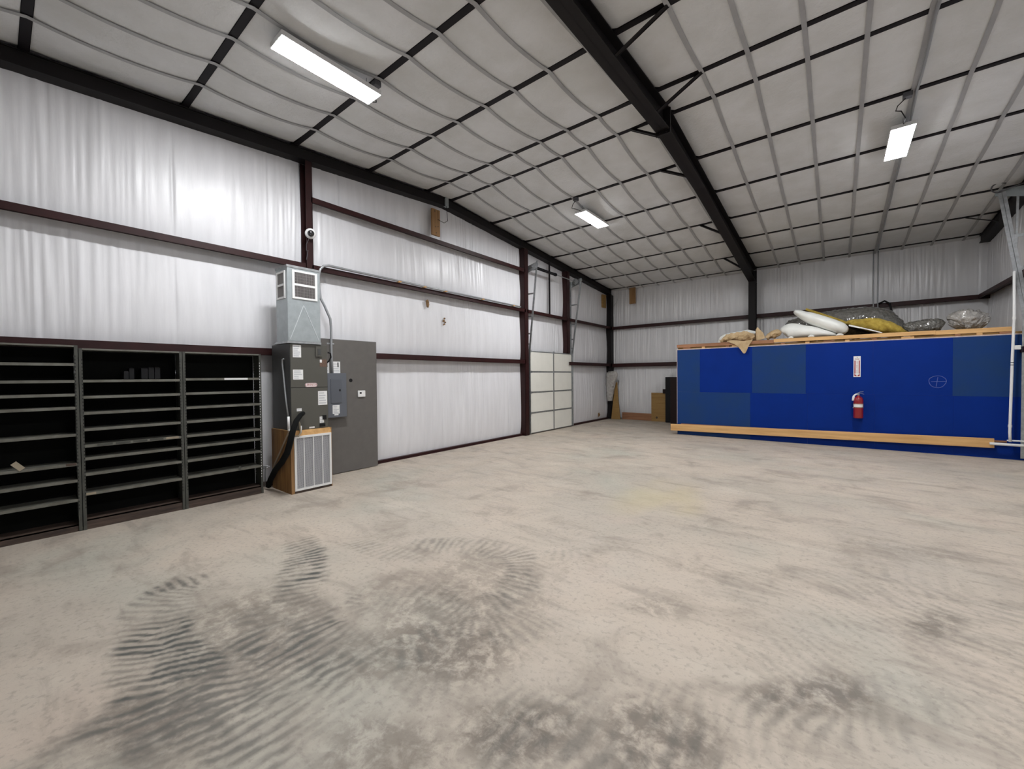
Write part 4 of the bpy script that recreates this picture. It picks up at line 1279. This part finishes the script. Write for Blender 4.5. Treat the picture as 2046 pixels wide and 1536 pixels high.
# sign
sg = empty('extinguisher_sign', (0.365, PYF - 0.004, 1.62), 'narrow white and red fire extinguisher arrow sign on the blue partition', 'sign')
B((0.302, PYF - 0.006, 1.622), (0.428, PYF - 0.001, 2.096)).build('plate', M['white_pl'], sg, bevel=0.006)
fy = PYF - 0.0062
fp = MB()
fp.box((0.318, fy - .0006, 1.64), (0.412, fy, 2.0))
fld = fp.build('red_field', M['sign_red'], sg)
arrow = [(0.337, 2.0), (0.393, 2.0), (0.393, 1.70), (0.412, 1.70), (0.365, 1.642), (0.318, 1.70), (0.337, 1.70)]
MB().prism(arrow, fy - .0012, fy - .0006, 1).build('arrow', M['white_pl'], sg)
text_mesh('lettering', 'FIRE', 0.048, M['sign_red'], sg, (0.365, fy - .0008, 2.028), (1, 0, 0), (0, 0, 1), depth=0.0004)
for k, ch in enumerate('EXTINGUISHER'):
    text_mesh('lettering', ch, 0.030, M['sign_red'], sg, (0.365, fy - .0016, 1.975 - 0.0235 * k), (1, 0, 0), (0, 0, 1), depth=0.0004)
MB().disc((0.365, fy - .001, 2.07), (0, 1, 0), 0.008, 0.001, 10).build('mounting_hole', M['black'], sg)

# fire extinguisher
ex = empty('fire_extinguisher', (0.385, PYF - 0.11, 0.69), 'red fire extinguisher hanging on the blue partition', 'fire extinguisher')
ec = (0.388, PYF - 0.11, 0.69)
MB().lathe(ec, [(0.075, 0.0), (0.085, 0.01), (0.087, 0.03), (0.087, 0.40), (0.080, 0.445), (0.055, 0.48), (0.03, 0.495), (0.03, 0.515)], 24).build('cylinder', M['red'], ex, smooth=True)
MB().lathe((ec[0], ec[1], 0.93), [(0.0878, 0.0), (0.0885, 0.002), (0.0885, 0.088), (0.0878, 0.09)], 24).build('label_band', M['tan'], ex, smooth=True)
vs = []
MB().grid(lambda u, v: (ec[0] + 0.0892 * math.sin(-1.2 + 2.2 * u), ec[1] - 0.0892 * math.cos(-1.2 + 2.2 * u), 0.945 + 0.06 * v), 14, 1).build('printed_label', M['paper'], ex)
MB().lathe((ec[0], ec[1], 1.20), [(0.022, 0.0), (0.022, 0.04), (0.016, 0.05)], 12).build('valve', M['galv'], ex)
MB().bar((0.35, ec[1], 1.245), (0.415, ec[1], 1.285), 0.022, 0.008).bar((0.415, ec[1], 1.285), (0.475, ec[1], 1.29), 0.022, 0.008).build('carry_handle', M['galv'], ex)
MB().bar((0.395, ec[1], 1.262), (0.485, ec[1], 1.235), 0.02, 0.006).build('squeeze_lever', M['galv'], ex)
MB().tube([(0.375, ec[1], 1.24), (0.335, ec[1] - 0.01, 1.225), (0.305, ec[1] - 0.015, 1.185), (0.298, ec[1] - 0.02, 1.12), (0.298, ec[1] - 0.02, 1.085)], [0.014, 0.018, 0.022, 0.024, 0.026], 10).build('nozzle', M['white_pl'], ex, smooth=True)
B((0.34, PYF - 0.03, 0.95), (0.436, PYF - 0.0, 1.15)).build('wall_bracket', M['jbox'], ex)
MB().disc((0.292, ec[1], 0.925), (1, 0, 0), 0.012, 0.012, 8).build('strap_clip', M['galv'], ex)

# white pipes at the right end
MB().tube([(2.618, 12.09, 0.36), (2.612, 12.09, 0.55), (2.614, 12.09, 0.69), (2.632, 12.09, 1.95), (2.648, 12.09, 2.72), (2.642, 12.09, 3.62)], 0.021, 10).build('upright_pipe', M['white_pl'], loc=(2.618, 12.09, 0.36), smooth=True,
    label='tall thin white plastic pipe standing in front of the blue partition', cat='pipe')
for z, x in ((2.70, 2.648), (1.86, 2.631), (1.80, 2.630), (0.62, 2.613)):
    pass
MB().tube([(2.36, 12.10, 0.305), (2.92, 12.10, 0.300)], 0.026, 10).build('floor_pipe', M['white_pl'], loc=(2.64, 12.10, 0.30), smooth=True, label='thick white plastic pipe lying off the end of the pine bumper board', cat='pipe')
MB().tube([(2.58, 12.10, 0.385), (2.92, 12.10, 0.385)], 0.014, 8).build('thin_pipe', M['white_pl'], loc=(2.75, 12.10, 0.385), smooth=True, label='thin white pipe just above the thick white pipe', cat='pipe')
bx_ = B((2.655, 12.07, 2.13), (2.735, 12.14, 2.21)).build('pipe_bracket', M['white_pl'], loc=(2.69, 12.1, 2.13), bevel=0.006, label='small white bracket beside the tall white pipe', cat='bracket')
MB().tube([(2.735, 12.1, 2.19), (2.9, 12.1, 2.20)], 0.012, 8).build('bracket_arm', M['galv'], bx_)
for z, x, h in ((2.70, 2.6475, 0.05), (1.88, 2.631, 0.012), (1.83, 2.630, 0.012), (0.64, 2.6135, 0.05)):
    MB().tube([(x, 12.09, z), (x, 12.09, z + h)], 0.026 if h > .02 else 0.0225, 10).build('pipe_coupling', M['white_pl'] if h > .02 else M['black'], bpy.data.objects['upright_pipe'])

# ------------------------------------------------------------------ things lying on the partition roof
DK = 2.49
crumple('foil_roll', [(-1.04, 13.36, 2.80, .18, .18), (-0.87, 13.36, 2.86, .30, .30), (-0.4, 13.36, 2.92, .34, .35), (0.2, 13.36, 2.95, .36, .37), (0.65, 13.36, 2.95, .36, .37), (0.95, 13.36, 2.84, .32, .29), (1.18, 13.36, 2.69, .28, .15), (1.27, 13.36, 2.62, .15, .07)], 16, 56, M['foil'],
        (0.0, 13.0, DK), 'long grey plastic wrapped insulation roll behind the white bag on the partition roof', 'insulation roll', 0.025, 5, 11, flat=DK + 0.002, crk=0.035)
crumple('folded_white_bag', [(-1.04, 12.62, 2.74, .12, .12), (-0.95, 12.60, 2.79, .19, .20), (-0.55, 12.58, 2.74, .20, .155), (-0.25, 12.58, 2.68, .18, .09), (-0.08, 12.58, 2.64, .12, .05), (-0.02, 12.58, 2.63, .06, .03)], 7, 22, M['bag_white'],
        (-0.4, 12.6, DK), 'lower lobe of white insulation bag lying on the partition roof', 'bag', 0.018, 3.5, 5, flat=DK + 0.1)
crumple('slanting_white_bag', [(-0.84, 12.60, 3.31, .03, .02), (-0.78, 12.60, 3.25, .14, .07), (-0.5, 12.59, 3.08, .18, .135), (-0.2, 12.58, 2.93, .18, .145), (0.02, 12.57, 2.81, .17, .14), (0.14, 12.57, 2.72, .10, .10), (0.18, 12.57, 2.68, .04, .04)], 7, 22, M['bag_white'],
        (-0.3, 12.6, 2.7), 'upper white insulation sheet slanting down over the folded bag', 'bag', 0.012, 3.5, 8, flat=DK + 0.1)
def batt(name, a, b, wd, th, m, label, kraft=None):
    a, b = Vector(a), Vector(b)
    o = MB()
    d = (b - a)
    L = d.length
    d.normalize()
    side = Vector((0, 1, 0))
    n_ = side.cross(d)
    vs, fs = [], []
    nl = 24
    for i in range(nl + 1):
        t_ = i / nl
        c = a + d * (L * t_)
        thk = th * (0.35 + 0.65 * math.sin(math.pi * min(1, 0.15 + 0.85 * t_)) ** 0.5)
        for k in range(8):
            u = k / 7
            p = c + side * (wd * (u - 0.5)) + n_ * thk * 0.5 + n_ * 0.012 * noise.noise(c * 9 + Vector((u, 0, 0)))
            vs.append(p)
        for k in range(8):
            u = 1 - k / 7
            p = c + side * (wd * (u - 0.5)) - n_ * thk * 0.5
            vs.append(p)
    for i in range(nl):
        for k in range(16):
            k2 = (k + 1) % 16
            fs.append((i * 16 + k, i * 16 + k2, (i + 1) * 16 + k2, (i + 1) * 16 + k))
    fs.append(tuple(range(16))[::-1])
    fs.append(tuple(nl * 16 + k for k in range(16)))
    return o.add(vs, fs).build(name, m, loc=tuple((a + b) / 2), smooth=False, label=label, cat='insulation')


batt('insulation_batt', (-0.62, 12.84, 3.345), (0.62, 12.84, 2.70), 0.12, 0.06, M['fiber'], 'thin yellow insulation batt slanting beside the white bag')
batt('kraft_sheet', (-0.05, 12.84, 2.97), (0.66, 12.84, 2.62), 0.12, 0.06, M['brown_panel'], 'dark brown paper facing slanting under the yellow batt')
batt('white_strip', (0.22, 12.42, 2.83), (0.80, 12.42, 2.61), 0.10, 0.03, M['bag_white'], 'narrow white strip slanting under the yellow fiberglass heap')
crumple('fiberglass_heap', [(0.18, 12.60, 2.92, .05, .03), (0.35, 12.60, 2.88, .16, .09), (0.65, 12.60, 2.82, .16, .15), (0.92, 12.60, 2.72, .15, .13), (1.12, 12.60, 2.63, .13, .08), (1.22, 12.60, 2.60, .05, .04)], 7, 20, M['fiber'],
        (0.7, 12.66, DK), 'yellow fiberglass heap spilling from the grey roll', 'insulation', 0.03, 6, 21, flat=DK + 0.05)
crumple('thin_foil_roll', [(1.20, 12.85, 2.64, .08, .08), (1.28, 12.85, 2.68, .16, .15), (1.5, 12.84, 2.70, .18, .165), (1.64, 12.83, 2.71, .18, .17), (1.76, 12.82, 2.70, .14, .14), (1.79, 12.82, 2.69, .06, .06)], 16, 44, M['foil'],
        (1.5, 12.84, DK), 'narrow crinkled grey plastic roll on the right half of the partition roof', 'insulation roll', 0.02, 8, 31, flat=DK + 0.002, crk=0.03)
crumple('clear_plastic_bundle', [(1.97, 12.80, 2.66, .08, .06), (2.03, 12.80, 2.74, .16, .17), (2.08, 12.80, 2.79, .22, .22), (2.25, 12.80, 2.78, .21, .20), (2.37, 12.80, 2.72, .14, .15), (2.42, 12.80, 2.68, .05, .06)], 16, 48, M['clear'],
        (2.15, 12.8, DK), 'crumpled clear plastic bundle at the right end of the partition roof', 'plastic bundle', 0.03, 7, 41, flat=DK + 0.002, crk=0.05)


def paper_sheet(name, fn, nu, nv, m, loc, label):
    mb = MB()
    a = [fn(i / nu, j / nv) for j in range(nv + 1) for i in range(nu + 1)]
    nn = len(a)
    vs = a + [(x, y + 0.002, z + 0.003) for x, y, z in a]
    fs = []
    for j in range(nv):
        for i in range(nu):
            o = j * (nu + 1) + i
            q_ = (o, o + 1, o + nu + 2, o + nu + 1)
            fs.append(q_)
            fs.append(tuple(nn + k for k in q_)[::-1])
    return mb.add(vs, fs).build(name, m, loc=loc, label=label, cat='paper')


crumple('crumpled_paper', [(-2.52, 12.42, 2.62, .06, .03), (-2.38, 12.44, 2.68, .16, .08), (-2.1, 12.45, 2.70, .20, .12), (-1.85, 12.45, 2.70, .18, .12), (-1.70, 12.45, 2.66, .08, .05)], 8, 20, M['kraft'],
        (-2.1, 12.45, 2.58), 'crumpled brown kraft paper heap at the left of the partition roof', 'paper', 0.06, 8, 51, flat=2.58, smooth=False)
crumple('pale_paper', [(-2.62, 12.82, 2.60, .05, .05), (-2.5, 12.82, 2.72, .10, .10), (-2.2, 12.84, 2.80, .12, .10), (-1.85, 12.84, 2.84, .10, .08), (-1.7, 12.84, 2.82, .04, .03)], 8, 16, M['bag_white'],
        (-2.2, 12.63, 2.58), 'pale sheet lying behind the brown crumpled paper', 'paper', 0.02, 5, 55, flat=2.50, smooth=False)
MB().add([(-1.66, 12.42, 2.60), (-1.66, 12.46, 2.90), (-1.64, 12.48, 2.95), (-1.50, 12.46, 2.78), (-1.46, 12.44, 2.64), (-1.6, 12.40, 2.59),
          (-1.69, 12.46, 2.60), (-1.68, 12.50, 2.89), (-1.64, 12.51, 2.93), (-1.52, 12.50, 2.78), (-1.48, 12.48, 2.64), (-1.6, 12.45, 2.59)],
         [(0, 1, 2, 3, 4, 5), (11, 10, 9, 8, 7, 6)] + [(i, (i + 1) % 6, 6 + (i + 1) % 6, 6 + i) for i in range(6)]).build('paper_flap', M['kraft'], loc=(-1.62, 12.45, 2.59), label='upright brown paper flap beside the crumpled paper', cat='paper')
crumple('brown_paper_strip', [(-1.44, 12.45, 2.64, .06, .03), (-1.32, 12.46, 2.72, .12, .09), (-1.20, 12.46, 2.74, .12, .10), (-1.16, 12.46, 2.68, .06, .05)], 8, 16, M['kraft'],
        (-1.25, 12.46, 2.59), 'low roll of brown paper next to the white bag', 'paper', 0.04, 7, 61, flat=2.592, smooth=False)
# paper corner hanging over the edge of the partition
paper_sheet('hanging_paper', lambda u, v: (-2.32 + 0.62 * u + 0.22 * v * (0.5 - u) * 2 * 0.9 + 0.10 * v, PYF - 0.02 - 0.03 * math.sin(3 * u) - 0.02 * v, 2.60 + 0.02 * math.sin(7 * u) - (0.28 * v) * (0.25 + 0.95 * math.sin(math.pi * min(1, max(0, 0.1 + 0.8 * u))))),
            14, 6, M['kraft'], (-2.0, PYF - 0.03, 2.5), 'pale brown paper corner hanging over the top edge of the blue partition')
for k, (x, s) in enumerate(((-0.95, .05), (-0.55, .06), (-0.02, .07))):
    crumple('paper_scrap', [(x, 12.36, 2.60, .02, .02), (x + s, 12.36, 2.62, .05, .03), (x + 2 * s, 12.36, 2.60, .02, .02)], 4, 10, M['bag_white'], (x, 12.36, 2.59),
            ['small white scrap at the left end of the white bag', 'small white scrap under the middle of the white bag', 'small white scrap at the right end of the white bag'][k], 'scrap', 0.01, 9, 70 + k, flat=2.592)
